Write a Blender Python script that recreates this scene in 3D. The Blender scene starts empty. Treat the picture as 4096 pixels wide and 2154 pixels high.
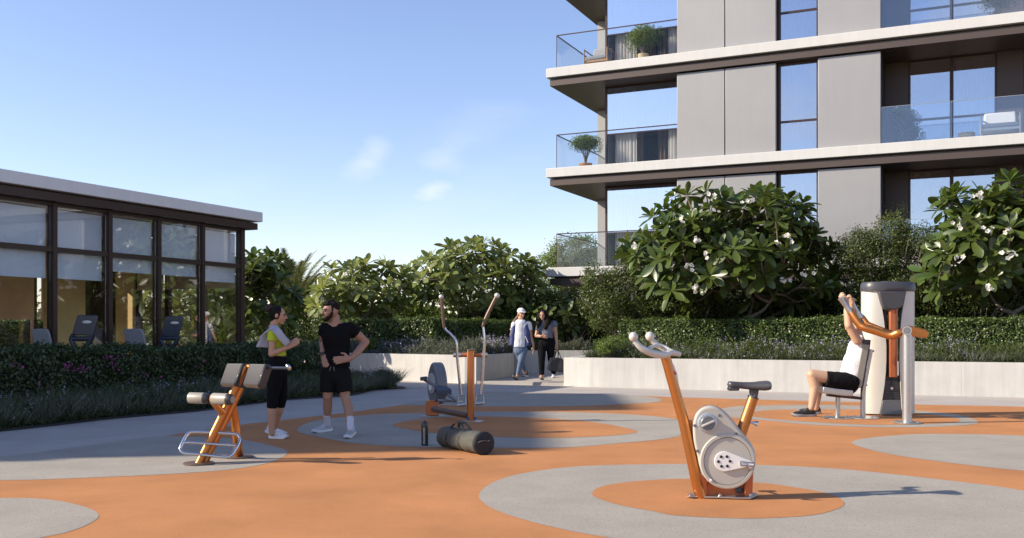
import bpy, bmesh, math, random
import numpy as np
from mathutils import Vector, Matrix, Quaternion, noise
random.seed(7); rng = np.random.default_rng(7)
R_ = math.radians
SC = bpy.context.scene

# ------------------------------------------------------------------ camera
FL, U0, V0, H = 2503.0, 1288.0, 837.0, 1.3        # focal length, centre column and horizon row of a 2576 wide frame, eye height
cam_d = bpy.data.cameras.new('camera'); cam = bpy.data.objects.new('camera', cam_d); SC.collection.objects.link(cam)
cam.location = (0, 0, H); cam.rotation_euler = (R_(90), 0, 0)
cam_d.sensor_width = 36.0; cam_d.lens = 36.0*FL/2576.0; cam_d.shift_y = 159.5/2576.0
cam_d.clip_start = 0.05; cam_d.clip_end = 3000
SC.camera = cam
SC.render.resolution_x, SC.render.resolution_y = 1024, 538

# ------------------------------------------------------------------ sky, sun, exposure
SUN_AZ, SUN_EL = R_(10.0), R_(29.0)               # the sun stands to the left, ten degrees behind the camera
SUN = Vector((-math.cos(SUN_AZ)*math.cos(SUN_EL), -math.sin(SUN_AZ)*math.cos(SUN_EL), math.sin(SUN_EL)))
world = bpy.data.worlds.new('World'); SC.world = world; world.use_nodes = True
wn, wl = world.node_tree.nodes, world.node_tree.links
wn.clear()
def wnode(t, **k):
    n = wn.new(t)
    for a, b in k.items(): setattr(n, a, b)
    return n
sky = wnode('ShaderNodeTexSky', sky_type='NISHITA', sun_disc=False)
sky.sun_elevation = SUN_EL; sky.sun_rotation = math.atan2(SUN.x, SUN.y); sky.altitude = 0; sky.air_density = 1.0; sky.dust_density = 0.25; sky.ozone_density = 2.6
bg = wnode('ShaderNodeBackground'); bg.inputs[1].default_value = 0.13
out = wnode('ShaderNodeOutputWorld')
geo = wnode('ShaderNodeTexCoord')
def wdir(u, v): return Vector(((u-U0)/FL, 1, (V0-v)/FL)).normalized()
# thin clouds: soft patches at a few directions, broken up by noise
nz = wnode('ShaderNodeTexNoise'); nz.inputs['Scale'].default_value = 16; nz.inputs['Detail'].default_value = 7; nz.inputs['Roughness'].default_value = .55
mp = wnode('ShaderNodeMapping'); mp.inputs['Scale'].default_value = (1, 1, 2.6); mp.inputs['Rotation'].default_value = (0, .35, 0)
wl.new(geo.outputs['Generated'], mp.inputs['Vector']); wl.new(mp.outputs[0], nz.inputs['Vector'])
total = None
def wmath(op, a, b=None, clamp=False):
    m = wnode('ShaderNodeMath', operation=op, use_clamp=clamp)
    for i, x in enumerate((a, b)):
        if x is None: continue
        if isinstance(x, (int, float)): m.inputs[i].default_value = x
        else: wl.new(x, m.inputs[i])
    return m.outputs[0]
for (u, v, rw, rh, amp) in [(945, 380, 50, 34, .30), (1088, 476, 54, 28, .52), (1120, 400, 70, 45, .22), (905, 425, 55, 32, .22), (1180, 330, 160, 60, .10), (300, 560, 420, 40, .08), (1080, 520, 300, 60, .08)]:
    c = wdir(u, v)
    sx, sz = rw/FL, rh/FL
    sub = wnode('ShaderNodeVectorMath', operation='SUBTRACT'); wl.new(geo.outputs['Generated'], sub.inputs[0]); sub.inputs[1].default_value = c
    m2 = wnode('ShaderNodeMapping', vector_type='TEXTURE'); m2.inputs['Rotation'].default_value = (0, R_(-20), 0); m2.inputs['Scale'].default_value = (sx, 1, sz)
    wl.new(sub.outputs[0], m2.inputs['Vector'])
    ln = wnode('ShaderNodeVectorMath', operation='LENGTH'); wl.new(m2.outputs[0], ln.inputs[0])
    warp = wmath('ADD', ln.outputs['Value'], wmath('MULTIPLY', wmath('SUBTRACT', nz.outputs[0], .5), 2.2))
    f = wmath('MULTIPLY', wmath('SUBTRACT', 1.05, warp, True), amp)
    total = f if total is None else wmath('ADD', total, f, True)
# a few clouds outside the frame (the windows reflect them)
nz2 = wnode('ShaderNodeTexNoise'); nz2.inputs['Scale'].default_value = 4.5; nz2.inputs['Detail'].default_value = 8
wl.new(mp.outputs[0], nz2.inputs['Vector'])
sep = wnode('ShaderNodeSeparateXYZ'); wl.new(geo.outputs['Generated'], sep.inputs[0])
back = wmath('MULTIPLY', wmath('SUBTRACT', wmath('MULTIPLY', sep.outputs[1], -1), .1, True), 1.4, True)
cl2 = wmath('MULTIPLY', wmath('MULTIPLY', wmath('SUBTRACT', nz2.outputs[0], .58, True), 5, True), back)
total = wmath('ADD', total, wmath('MULTIPLY', cl2, .6), True)
mix = wnode('ShaderNodeMix', data_type='RGBA')
tint = wnode('ShaderNodeMix', data_type='RGBA', blend_type='MULTIPLY'); tint.inputs[0].default_value = 1; wl.new(sky.outputs[0], tint.inputs[6]); tint.inputs[7].default_value = (1.085, .95, 1.005, 1)
wl.new(total, mix.inputs[0]); wl.new(tint.outputs[2], mix.inputs[6]); mix.inputs[7].default_value = (5.0, 5.1, 5.4, 1)
wl.new(mix.outputs[2], bg.inputs[0]); wl.new(bg.outputs[0], out.inputs[0])

sd = bpy.data.lights.new('sun', 'SUN'); sd.energy = 4.7; sd.angle = R_(0.55); sd.color = (1.0, .885, .715)
so = bpy.data.objects.new('sun', sd); SC.collection.objects.link(so); so.rotation_mode = 'QUATERNION'
so.rotation_quaternion = SUN.to_track_quat('Z', 'Y'); so.location = (-30, -10, 30)
SC.view_settings.view_transform = 'Standard'; SC.view_settings.look = 'None'
SC.view_settings.gamma = 1; SC.view_settings.exposure = 0.74
SC.cycles.max_bounces = 8; SC.cycles.transparent_max_bounces = 16; SC.cycles.glossy_bounces = 4
try: SC.cycles.use_denoising = True
except Exception: pass

# ------------------------------------------------------------------ places
def A(u, v, d): return Vector(((u-U0)/FL*d, d, H+(V0-v)/FL*d))       # a point of the photograph at a given depth
def G(u, v, z=0.0):                                                 # the same on the ground
    d = FL*(H-z)/(v-V0); return Vector(((u-U0)/FL*d, d, z))
K = 4096/2576.0
def Z(ox, oy, w, rw):                                               # coordinates read in an enlarged detail
    s = w/rw/K
    f = lambda x, y, d: A(ox/K+x*s, oy/K+y*s, d)
    f.s = s; f.uv = lambda x, y: (ox/K+x*s, oy/K+y*s)
    return f

# ------------------------------------------------------------------ materials
def mat(name, col, rough=.6, metal=0.0, var=.0, vscale=8.0, bump=0.0, bscale=60.0, spec=.5, trans=0.0, island=0.0, coat=0.0, speck=None, sheen=0.0, streak=0.0):
    m = bpy.data.materials.new(name); m.use_nodes = True
    n, l = m.node_tree.nodes, m.node_tree.links
    b = n['Principled BSDF']
    b.inputs['Roughness'].default_value = rough; b.inputs['Metallic'].default_value = metal
    b.inputs['Specular IOR Level'].default_value = spec
    if coat: b.inputs['Coat Weight'].default_value = coat; b.inputs['Coat Roughness'].default_value = .12
    if sheen: b.inputs['Sheen Weight'].default_value = sheen
    c = (*col, 1)
    src = None
    tc = n.new('ShaderNodeTexCoord')
    def N(scale, det=6, rgh=.6):
        t = n.new('ShaderNodeTexNoise'); t.inputs['Scale'].default_value = scale; t.inputs['Detail'].default_value = det; t.inputs['Roughness'].default_value = rgh
        l.new(tc.outputs['Object'], t.inputs['Vector']); return t
    def HSV(colsock, fac_sock, lo, hi):
        mr = n.new('ShaderNodeMapRange'); mr.inputs['From Min'].default_value = .28; mr.inputs['From Max'].default_value = .72
        mr.inputs['To Min'].default_value = lo; mr.inputs['To Max'].default_value = hi
        l.new(fac_sock, mr.inputs['Value'])
        h = n.new('ShaderNodeHueSaturation')
        if isinstance(colsock, tuple): h.inputs['Color'].default_value = colsock
        else: l.new(colsock, h.inputs['Color'])
        l.new(mr.outputs[0], h.inputs['Value']); return h.outputs[0]
    src = c
    if var: src = HSV(src, N(vscale).outputs[0], 1-var, 1+var)
    if streak:
        t = N(1.0, 5, .65); mpp = n.new('ShaderNodeMapping'); mpp.inputs['Scale'].default_value = (7, 7, .55)
        l.new(tc.outputs['Object'], mpp.inputs['Vector']); l.new(mpp.outputs[0], t.inputs['Vector']); src = HSV(src, t.outputs[0], 1-streak, 1+streak*.4)
    if island:
        g = n.new('ShaderNodeNewGeometry')
        mr = n.new('ShaderNodeMapRange'); mr.inputs['To Min'].default_value = 1-island; mr.inputs['To Max'].default_value = 1+island*1.2
        l.new(g.outputs['Random Per Island'], mr.inputs['Value'])
        h = n.new('ShaderNodeHueSaturation')
        if isinstance(src, tuple): h.inputs['Color'].default_value = src
        else: l.new(src, h.inputs['Color'])
        l.new(mr.outputs[0], h.inputs['Value'])
        mr2 = n.new('ShaderNodeMapRange'); mr2.inputs['To Min'].default_value = .475; mr2.inputs['To Max'].default_value = .515
        wnz = n.new('ShaderNodeTexWhiteNoise'); wnz.noise_dimensions = '1D'; l.new(g.outputs['Random Per Island'], wnz.inputs['W'])
        l.new(wnz.outputs['Value'], mr2.inputs['Value']); l.new(mr2.outputs[0], h.inputs['Hue'])
        src = h.outputs[0]
    if speck:
        sc, amt, dark, light = speck
        t = N(sc, 2, .5)
        src = HSV(src, t.outputs[0], 1-amt, 1+amt)
        vz = n.new('ShaderNodeTexVoronoi'); vz.inputs['Scale'].default_value = sc*.28; l.new(tc.outputs['Object'], vz.inputs['Vector'])
        lt = n.new('ShaderNodeMath'); lt.operation = 'LESS_THAN'; lt.inputs[1].default_value = .16; l.new(vz.outputs['Distance'], lt.inputs[0])
        mu = n.new('ShaderNodeMath'); mu.operation = 'MULTIPLY'; mu.inputs[1].default_value = dark; l.new(lt.outputs[0], mu.inputs[0])
        mx = n.new('ShaderNodeMix'); mx.data_type = 'RGBA'; l.new(mu.outputs[0], mx.inputs[0]); l.new(src, mx.inputs[6]); mx.inputs[7].default_value = (light, light, light, 1)
        src = mx.outputs[2]
    if isinstance(src, tuple): b.inputs['Base Color'].default_value = src
    else: l.new(src, b.inputs['Base Color'])
    if bump:
        t = N(bscale, 4); bp = n.new('ShaderNodeBump'); bp.inputs['Strength'].default_value = bump; bp.inputs['Distance'].default_value = .02
        l.new(t.outputs[0], bp.inputs['Height']); l.new(bp.outputs[0], b.inputs['Normal'])
    if trans:
        tr = n.new('ShaderNodeBsdfTranslucent')
        h = n.new('ShaderNodeHueSaturation'); h.inputs['Value'].default_value = 1.7; h.inputs['Saturation'].default_value = 1.1; h.inputs['Hue'].default_value = .48
        if isinstance(src, tuple): h.inputs['Color'].default_value = src
        else: l.new(src, h.inputs['Color'])
        l.new(h.outputs[0], tr.inputs[0])
        ms = n.new('ShaderNodeMixShader'); ms.inputs[0].default_value = trans
        l.new(b.outputs[0], ms.inputs[1]); l.new(tr.outputs[0], ms.inputs[2]); l.new(ms.outputs[0], n['Material Output'].inputs[0])
    return m
def glass(name, tint=(.8, .85, .86), refl=.0, fres=1.0, rough=0.0, ior=1.5):
    m = bpy.data.materials.new(name); m.use_nodes = True
    n, l = m.node_tree.nodes, m.node_tree.links; n.remove(n['Principled BSDF'])
    t = n.new('ShaderNodeBsdfTransparent'); t.inputs[0].default_value = (*tint, 1)
    g = n.new('ShaderNodeBsdfGlossy'); g.inputs['Roughness'].default_value = rough; g.inputs[0].default_value = (.92, .95, 1, 1)
    f = n.new('ShaderNodeFresnel'); f.inputs[0].default_value = ior
    a = n.new('ShaderNodeMath'); a.operation = 'MULTIPLY_ADD'; a.use_clamp = True; a.inputs[1].default_value = fres; a.inputs[2].default_value = refl
    l.new(f.outputs[0], a.inputs[0])
    s = n.new('ShaderNodeMixShader'); l.new(a.outputs[0], s.inputs[0]); l.new(t.outputs[0], s.inputs[1]); l.new(g.outputs[0], s.inputs[2])
    l.new(s.outputs[0], n['Material Output'].inputs[0]); return m
M = dict(
 orange_rubber=mat('orange_rubber', (.455, .203, .082), .9, var=.16, vscale=.9, bump=.35, bscale=160, spec=.2, speck=(110, .10, .35, .16)),
 grey_rubber=mat('grey_rubber', (.345, .315, .27), .9, var=.10, vscale=1.6, bump=.4, bscale=150, spec=.2, speck=(90, .14, .5, .10)),
 concrete=mat('concrete', (.385, .35, .32), .85, var=.10, vscale=1.1, bump=.15, bscale=40, spec=.3, speck=(30, .04, .0, .2)),
 wall=mat('wall_render', (.49, .475, .45), .85, var=.08, vscale=1.6, bump=.12, bscale=30, spec=.25, streak=.14),
 soil=mat('soil', (.085, .07, .055), .95, var=.3, bump=.8, bscale=25),
 earth=mat('earth', (.10, .11, .05), .95, var=.3, vscale=.2),
 copper=mat('copper_paint', (.52, .20, .055), .33, metal=.85, var=.05, vscale=5, coat=.25),
 teak=mat('teak', (.36, .20, .09), .55, var=.1),
 rust=mat('orange_paint', (.50, .145, .05), .42, metal=.25, var=.06, coat=.15),
 bronze=mat('bronze', (.17, .11, .08), .45, metal=.4, var=.1),
 chrome=mat('chrome', (.60, .62, .66), .22, metal=1.0),
 steel=mat('brushed_steel', (.50, .50, .49), .38, metal=.9, var=.06, vscale=20),
 shell=mat('brushed_aluminium', (.56, .535, .49), .45, metal=.25, var=.04, vscale=3),
 padtop=mat('pad_vinyl', (.28, .26, .215), .45, var=.04, coat=.1),
 paddark=mat('pad_side', (.025, .027, .035), .45, coat=.2),
 black=mat('black_plastic', (.018, .018, .02), .5),
 dgrey=mat('dark_grey_plastic', (.055, .055, .062), .42, coat=.15),
 mgrey=mat('grey_casing', (.16, .165, .175), .42, metal=.2, var=.06),
 lgrey=mat('light_grey_casing', (.47, .44, .38), .38, var=.02, coat=.2),
 lgrey2=mat('casing_rim', (.36, .345, .33), .4, coat=.2),
 white=mat('white_enamel', (.82, .80, .76), .3, coat=.3),
 navy=mat('navy_plastic', (.03, .04, .065), .4, coat=.2),
 frame=mat('brown_frame', (.045, .024, .019), .42, metal=.3),
 soffit=mat('brown_soffit', (.040, .029, .026), .55),
 brownpanel=mat('brown_panel', (.075, .054, .047), .5, metal=.2, var=.04),
 fascia=mat('white_fascia', (.53, .525, .51), .7, var=.04, vscale=.7, streak=.06),
 fascia2=mat('white_roof_edge', (.74, .73, .72), .7, var=.04, vscale=.7, streak=.05),
 panel=mat('grey_cladding', (.30, .297, .298), .5, metal=.25, var=.06, vscale=.4, streak=.03),
 blind=mat('roller_blind', (.66, .75, .84), .8, var=.03),
 blind2=mat('beige_blind', (.72, .57, .44), .8, var=.03),
 wood=mat('pale_wood', (.82, .60, .27), .55, var=.10, vscale=3),
 floorin=mat('inside_floor', (.42, .36, .29), .5),
 curtain=mat('sheer_curtain', (.85, .85, .84), .8, trans=.35),
 drape=mat('drape', (.16, .12, .085), .8),
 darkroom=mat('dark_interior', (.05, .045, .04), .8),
 glass=glass('window_glass', (.95, .95, .95), .01, .24),
 mirror=glass('coated_glass', (.75, .78, .82), .55, .8),
 mirror2=glass('coated_glass_blue', (.62, .66, .74), .38, .8),
 clear=glass('weak_reflection_glass', (.90, .89, .88), .0, .22),
 rail=glass('railing_glass', (.96, .975, .985), .0, .25),
 rail2=glass('railing_glass_loggia', (.90, .93, .96), .07, .8),
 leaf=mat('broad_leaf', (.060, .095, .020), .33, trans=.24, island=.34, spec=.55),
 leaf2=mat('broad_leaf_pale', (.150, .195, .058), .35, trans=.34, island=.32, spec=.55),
 small=mat('small_leaf', (.062, .088, .020), .5, trans=.25, island=.5, spec=.4),
 small2=mat('bright_small_leaf', (.10, .15, .03), .5, trans=.3, island=.45, spec=.4),
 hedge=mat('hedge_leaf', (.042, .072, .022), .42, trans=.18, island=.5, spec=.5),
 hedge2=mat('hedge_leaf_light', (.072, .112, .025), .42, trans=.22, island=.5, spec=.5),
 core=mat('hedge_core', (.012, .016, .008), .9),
 grass=mat('grass_blade', (.060, .085, .030), .6, trans=.2, island=.5),
 grass2=mat('grey_herb', (.095, .11, .070), .6, trans=.15, island=.45),
 lav=mat('lavender_flower', (.34, .30, .42), .7, island=.35),
 pink=mat('pink_flower', (.30, .05, .17), .7, island=.3),
 rose=mat('pale_pink_flower', (.55, .28, .28), .7, island=.3),
 petal=mat('white_petal', (.74, .72, .64), .6, trans=.25),
 bark=mat('bark', (.16, .13, .105), .8, var=.2, bump=.4, bscale=30),
 palm=mat('palm_leaf', (.12, .14, .055), .5, trans=.2, island=.35),
 picket=mat('picket_wood', (.20, .15, .11), .8, var=.15),
 terracotta=mat('terracotta', (.42, .19, .07), .7, var=.08),
 sandpot=mat('sand_pot', (.55, .42, .24), .7),
 darkpot=mat('dark_pot', (.03, .03, .035), .6),
 cushion=mat('grey_cushion', (.26, .26, .27), .9),
 paleseat=mat('pale_cushion', (.5, .5, .5), .9),
 skin=mat('skin', (.46, .25, .155), .5, var=.05, vscale=25),
 skin2=mat('tanned_skin', (.36, .19, .12), .5, var=.05, vscale=25),
 skinlight=mat('light_skin', (.50, .31, .20), .5, var=.05, vscale=25),
 hair=mat('dark_hair', (.011, .008, .006), .7, var=.4, vscale=60, bump=.4, bscale=120, spec=.15),
 hairb=mat('brown_hair', (.12, .065, .035), .5, var=.35, vscale=60, bump=.5, bscale=120),
 hairbun=mat('bun_hair', (.035, .018, .011), .7, var=.35, vscale=60, bump=.5, bscale=120),
 eye=mat('eye', (.02, .015, .012), .2),
 lip=mat('lip', (.36, .12, .10), .5), tooth=mat('tooth', (.8, .78, .72), .3),
 blackcloth=mat('black_cloth', (.007, .007, .008), .9, bump=.3, bscale=14, spec=.12),
 blackcloth2=mat('charcoal_cloth', (.010, .010, .0105), .9, bump=.3, bscale=18, spec=.12),
 lime=mat('lime_cloth', (.42, .50, .02), .8, bump=.2, bscale=25),
 towel=mat('lilac_grey_towel', (.42, .41, .47), .95, bump=.5, bscale=180),
 whitecloth=mat('white_cloth', (.70, .70, .71), .9, bump=.3, bscale=14),
 navycloth=mat('navy_cloth', (.03, .045, .16), .6, bump=.3, bscale=18),
 denim=mat('blue_grey_cloth', (.10, .14, .21), .8, var=.2, vscale=20),
 slate=mat('slate_cloth', (.12, .13, .165), .85, bump=.3, bscale=18),
 sock=mat('sock', (.55, .55, .62), .95, bump=.3, bscale=150),
 shoe=mat('grey_shoe', (.40, .42, .47), .7, var=.15, vscale=60), shoew=mat('white_shoe', (.62, .61, .64), .7, var=.1, vscale=50),
 shoeb=mat('black_shoe', (.015, .015, .016), .6), shoen=mat('navy_shoe', (.05, .07, .10), .6, var=.5, vscale=40),
 sole=mat('shoe_sole', (.72, .72, .74), .6), soleg=mat('grey_sole', (.22, .22, .23), .6),
 green=mat('sage_case', (.13, .19, .16), .6),
 canvas=mat('olive_canvas', (.070, .069, .056), .8, var=.16, vscale=14, bump=.5, bscale=22),
 canvas2=mat('dark_canvas', (.018, .018, .022), .8, bump=.5, bscale=18),
 strap=mat('webbing', (.085, .08, .065), .8), red=mat('red_mark', (.55, .02, .02), .5),
 bottle=mat('bottle_metal', (.045, .048, .045), .35, metal=.4, coat=.2), label=mat('white_print', (.75, .74, .68), .6),
 blue=mat('blue_cap', (.04, .09, .19), .4), ring=mat('dial_ring', (.50, .54, .58), .35, metal=.5),
 shadeblockwall=mat('shade_block_wall', (.40, .38, .35), .8, var=.05), asphalt=mat('asphalt', (.05, .05, .05), .9),
)

# ------------------------------------------------------------------ building helpers
COL = SC.collection
def tag(o, label=None, cat=None, group=None, kind=None):
    if label: o['label'] = label
    if cat: o['category'] = cat
    if group: o['group'] = group
    if kind: o['kind'] = kind
    return o
def thing(name, label, cat, loc=(0, 0, 0), group=None):
    o = bpy.data.objects.new(name, None); COL.objects.link(o); o.location = Vector(loc); o.empty_display_size = .1
    return tag(o, label, cat, group)
def root_loc(o):
    while o.parent: o = o.parent
    return o.location.copy()
def link_mesh(name, me, m, parent=None):
    o = bpy.data.objects.new(name, me); COL.objects.link(o)
    if m is not None and not me.materials: me.materials.append(M[m] if isinstance(m, str) else m)
    if parent is not None: o.parent = parent
    return o
class MB:
    """collects shapes in world coordinates and links them as one mesh object"""
    def __init__(s): s.v = []; s.f = []
    def add(s, vs, fs):
        n = len(s.v); s.v += [Vector(p) for p in vs]; s.f += [[i+n for i in f] for f in fs]; return s
    def hexa(s, p):                                       # eight corners, bottom four then top four
        return s.add(p, [(3, 2, 1, 0), (4, 5, 6, 7), (0, 1, 5, 4), (1, 2, 6, 5), (2, 3, 7, 6), (3, 0, 4, 7)])
    def box(s, c, sz, rot=None):
        c = Vector(c); x, y, z = [q/2 for q in sz]
        P = [Vector(q) for q in ((-x, -y, -z), (x, -y, -z), (x, y, -z), (-x, y, -z), (-x, -y, z), (x, -y, z), (x, y, z), (-x, y, z))]
        if rot is not None: P = [rot @ q for q in P]
        return s.hexa([c+q for q in P])
    def tube(s, pts, r, n=10, caps=True, flat=1.0, side=None):
        pts = [Vector(p) for p in pts]; k = len(pts)
        rr = r if isinstance(r, (list, tuple)) else [r]*k
        vs, fs = [], []; prev = None
        for i, p in enumerate(pts):
            t = (pts[min(i+1, k-1)]-pts[max(i-1, 0)])
            t = t.normalized() if t.length > 1e-9 else Vector((0, 0, 1))
            if prev is None:
                a = Vector(side) if side is not None else (Vector((0, 0, 1)) if abs(t.z) < .9 else Vector((1, 0, 0)))
                a = (a-t*a.dot(t)).normalized()
            else:
                a = prev-t*prev.dot(t); a = a.normalized() if a.length > 1e-6 else prev
            prev = a; b = t.cross(a)
            for j in range(n):
                w = 2*math.pi*j/n; vs.append(p+a*math.cos(w)*rr[i]+b*math.sin(w)*rr[i]*flat)
        for i in range(k-1):
            for j in range(n):
                j2 = (j+1) % n; fs.append((i*n+j, i*n+j2, (i+1)*n+j2, (i+1)*n+j))
        if caps: fs.append(tuple(range(n))[::-1]); fs.append(tuple((k-1)*n+j for j in range(n)))
        return s.add(vs, fs)
    def cyl(s, p0, p1, r, n=20): return s.tube([p0, p1], r, n)
    def ball(s, c, r, nu=12, nv=8, rot=None):
        c = Vector(c); r = (r, r, r) if isinstance(r, (int, float)) else r
        vs = []; fs = []
        for i in range(nv+1):
            th = math.pi*i/nv
            for j in range(nu):
                ph = 2*math.pi*j/nu
                q = Vector((r[0]*math.sin(th)*math.cos(ph), r[1]*math.sin(th)*math.sin(ph), r[2]*math.cos(th)))
                if rot is not None: q = rot @ q
                vs.append(c+q)
        for i in range(nv):
            for j in range(nu):
                j2 = (j+1) % nu; fs.append((i*nu+j, (i+1)*nu+j, (i+1)*nu+j2, i*nu+j2))
        return s.add(vs, fs)
    def lathe(s, base, prof, n=24, axis=Vector((0, 0, 1))):
        base = Vector(base); q = axis.to_track_quat('Z', 'Y').to_matrix(); vs = []; fs = []; k = len(prof)
        for (r, h) in prof:
            for j in range(n):
                w = 2*math.pi*j/n; vs.append(base+q @ Vector((r*math.cos(w), r*math.sin(w), h)))
        for i in range(k-1):
            for j in range(n):
                j2 = (j+1) % n; fs.append((i*n+j, i*n+j2, (i+1)*n+j2, (i+1)*n+j))
        fs.append(tuple(range(n))[::-1]); fs.append(tuple((k-1)*n+j for j in range(n)))
        return s.add(vs, fs)
    def prism(s, outline, ext):                            # flat outline pushed along ext
        P = [Vector(p) for p in outline]; e = Vector(ext); n = len(P)
        return s.add(P+[p+e for p in P], [tuple(range(n)), tuple(range(2*n-1, n-1, -1))]+[(i, i+n, (i+1) % n+n, (i+1) % n) for i in range(n)])
    def build(s, name, m, parent=None, smooth=None, bevel=0, origin=None, seg=2, subsurf=0):
        if parent is not None: o0 = root_loc(parent)
        elif origin is not None: o0 = Vector(origin)
        else:
            xs = [p.x for p in s.v]; ys = [p.y for p in s.v]; o0 = Vector(((min(xs)+max(xs))/2, (min(ys)+max(ys))/2, min(p.z for p in s.v)))
        me = bpy.data.meshes.new(name); me.from_pydata([tuple(p-o0) for p in s.v], [], s.f)
        bm = bmesh.new(); bm.from_mesh(me); bmesh.ops.recalc_face_normals(bm, faces=bm.faces[:])
        bm.to_mesh(me); bm.free(); me.update()
        if smooth: me.shade_smooth(); me.set_sharp_from_angle(angle=R_(smooth))
        o = link_mesh(name, me, m, parent)
        if parent is None: o.location = o0
        if bevel:
            b = o.modifiers.new('bevel', 'BEVEL'); b.width = bevel; b.segments = seg; b.limit_method = 'ANGLE'; b.angle_limit = R_(40)
            me.shade_smooth(); me.set_sharp_from_angle(angle=R_(35)) if not smooth else None
        return o
def spline(pts, n=6, closed=False):
    P = [Vector(p) for p in pts]; k = len(P); out = []
    for i in range(k if closed else k-1):
        g = (lambda j: P[j % k]) if closed else (lambda j: P[max(0, min(k-1, j))])
        a, b, c, d = g(i-1), g(i), g(i+1), g(i+2)
        for j in range(n):
            t = j/n; out.append(.5*((2*b)+(c-a)*t+(2*a-5*b+4*c-d)*t*t+(3*b-a-3*c+d)*t**3))
    if not closed: out.append(P[-1])
    return out
def sheet(name, pts, z, m, kind='structure', closed_spline=True, n=8):
    """a flat floor sheet with an outline given as image points or world points"""
    W = [G(*p) if len(p) == 2 else Vector(p) for p in pts]
    W = [Vector((p.x, p.y, 0)) for p in W]
    if closed_spline: W = spline(W, n, True)
    mb = MB(); mb.add([Vector((p.x, p.y, z)) for p in W], [tuple(range(len(W)))])
    o = mb.build(name, m, origin=(0, 0, 0))
    bm = bmesh.new(); bm.from_mesh(o.data); bmesh.ops.triangulate(bm, faces=bm.faces[:]);
    for f in bm.faces:
        if f.normal.z < 0: f.normal_flip()
    bm.to_mesh(o.data); bm.free()
    return tag(o, kind=kind)
def quads_mesh(name, V, m, parent=None, origin=None, kind=None, per=4, smooth=False):
    """V: (N, per, 3) world coordinates; every row is one small leaf of its own"""
    o0 = root_loc(parent) if parent is not None else Vector(origin if origin is not None else (0, 0, 0))
    N = V.shape[0]; co = (V.reshape(-1, 3)-np.array(o0)).astype(np.float32)
    me = bpy.data.meshes.new(name); me.vertices.add(N*per); me.vertices.foreach_set('co', co.ravel())
    me.loops.add(N*per); me.loops.foreach_set('vertex_index', np.arange(N*per, dtype=np.int32))
    me.polygons.add(N); me.polygons.foreach_set('loop_start', np.arange(0, N*per, per, dtype=np.int32))
    try: me.polygons.foreach_set('loop_total', np.full(N, per, dtype=np.int32))
    except Exception: pass
    me.update(calc_edges=True); me.validate()
    o = link_mesh(name, me, m, parent)
    if parent is None: o.location = o0
    if kind: o['kind'] = kind
    return o
def unit(v): return v/np.maximum(np.linalg.norm(v, axis=-1, keepdims=True), 1e-9)
def leaf_quads(C, Nrm, size, aspect=.55, jitter=.6, rg=rng):
    N = len(C); n = unit(Nrm+jitter*rg.normal(size=(N, 3)))
    a = unit(np.cross(n, rg.normal(size=(N, 3)))); b = np.cross(n, a)
    L = (np.asarray(size)*np.ones(N))[:, None]; W = L*aspect
    cup = n*L*.12
    return np.stack([C-a*L/2, C+b*W/2+cup, C+a*L/2, C-b*W/2+cup], 1)

# capsule figures: tapered capsules joined by a voxel remesh into one continuous skin
def cap_mesh(mb, p0, r0, p1, r1, flat=1.0, side=None, e0=True, e1=True, n=14):
    p0, p1 = Vector(p0), Vector(p1); ax = p1-p0; L = ax.length
    t = ax.normalized() if L > 1e-6 else Vector((0, 0, 1))
    pts, rr = [], []
    if e0:
        for k in (1.0, .92, .75, .5, .25): pts.append(p0-t*r0*k*(1 if flat > .8 else .8)); rr.append(r0*math.sqrt(max(0.002, 1-k*k)))
    pts.append(p0); rr.append(r0)
    for k in (.25, .5, .75): pts.append(p0.lerp(p1, k)); rr.append(r0+(r1-r0)*k)
    pts.append(p1); rr.append(r1)
    if e1:
        for k in (.25, .5, .75, .92, 1.0): pts.append(p1+t*r1*k*(1 if flat > .8 else .8)); rr.append(r1*math.sqrt(max(0.002, 1-k*k)))
    mb.tube(pts, rr, n, True, flat, side)
def figure(name, prims, m, parent, vox=.009, smooth=4, wrinkle=0.0, wscale=9.0):
    mb = MB()
    for p in prims:
        if p[0] == 'c': cap_mesh(mb, *p[1:5], **(p[5] if len(p) > 5 else {}))
        elif p[0] == 'b': mb.ball(p[1], p[2], 16, 10, p[3] if len(p) > 3 else None)
        elif p[0] == 'x': mb.prism(p[1], p[2])
    tmp = mb.build(name+'_tmp', None, parent)
    r = tmp.modifiers.new('r', 'REMESH'); r.mode = 'VOXEL'; r.voxel_size = vox
    s = tmp.modifiers.new('s', 'SMOOTH'); s.factor = .5; s.iterations = smooth
    dg = bpy.context.evaluated_depsgraph_get(); ev = tmp.evaluated_get(dg)
    me = bpy.data.meshes.new_from_object(ev, preserve_all_data_layers=False, depsgraph=dg); me.name = name
    old = tmp.data; bpy.data.objects.remove(tmp); bpy.data.meshes.remove(old)
    if wrinkle:
        me.update(); nv = len(me.vertices)
        co = np.empty(nv*3, np.float32); me.vertices.foreach_get('co', co); co = co.reshape(-1, 3)
        no = np.array([v.normal[:] for v in me.vertices], np.float32)
        w = np.array([noise.noise(Vector((c[0]*wscale, c[1]*wscale, c[2]*wscale*.55))) + .5*noise.noise(Vector((c[0]*wscale*2.3+5, c[1]*wscale*2.3, c[2]*wscale*1.2))) for c in co.tolist()], np.float32)
        me.vertices.foreach_set('co', (co+no*(w*wrinkle)[:, None]).ravel())
    me.materials.clear(); me.shade_smooth()
    return link_mesh(name, me, m, parent)

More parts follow.
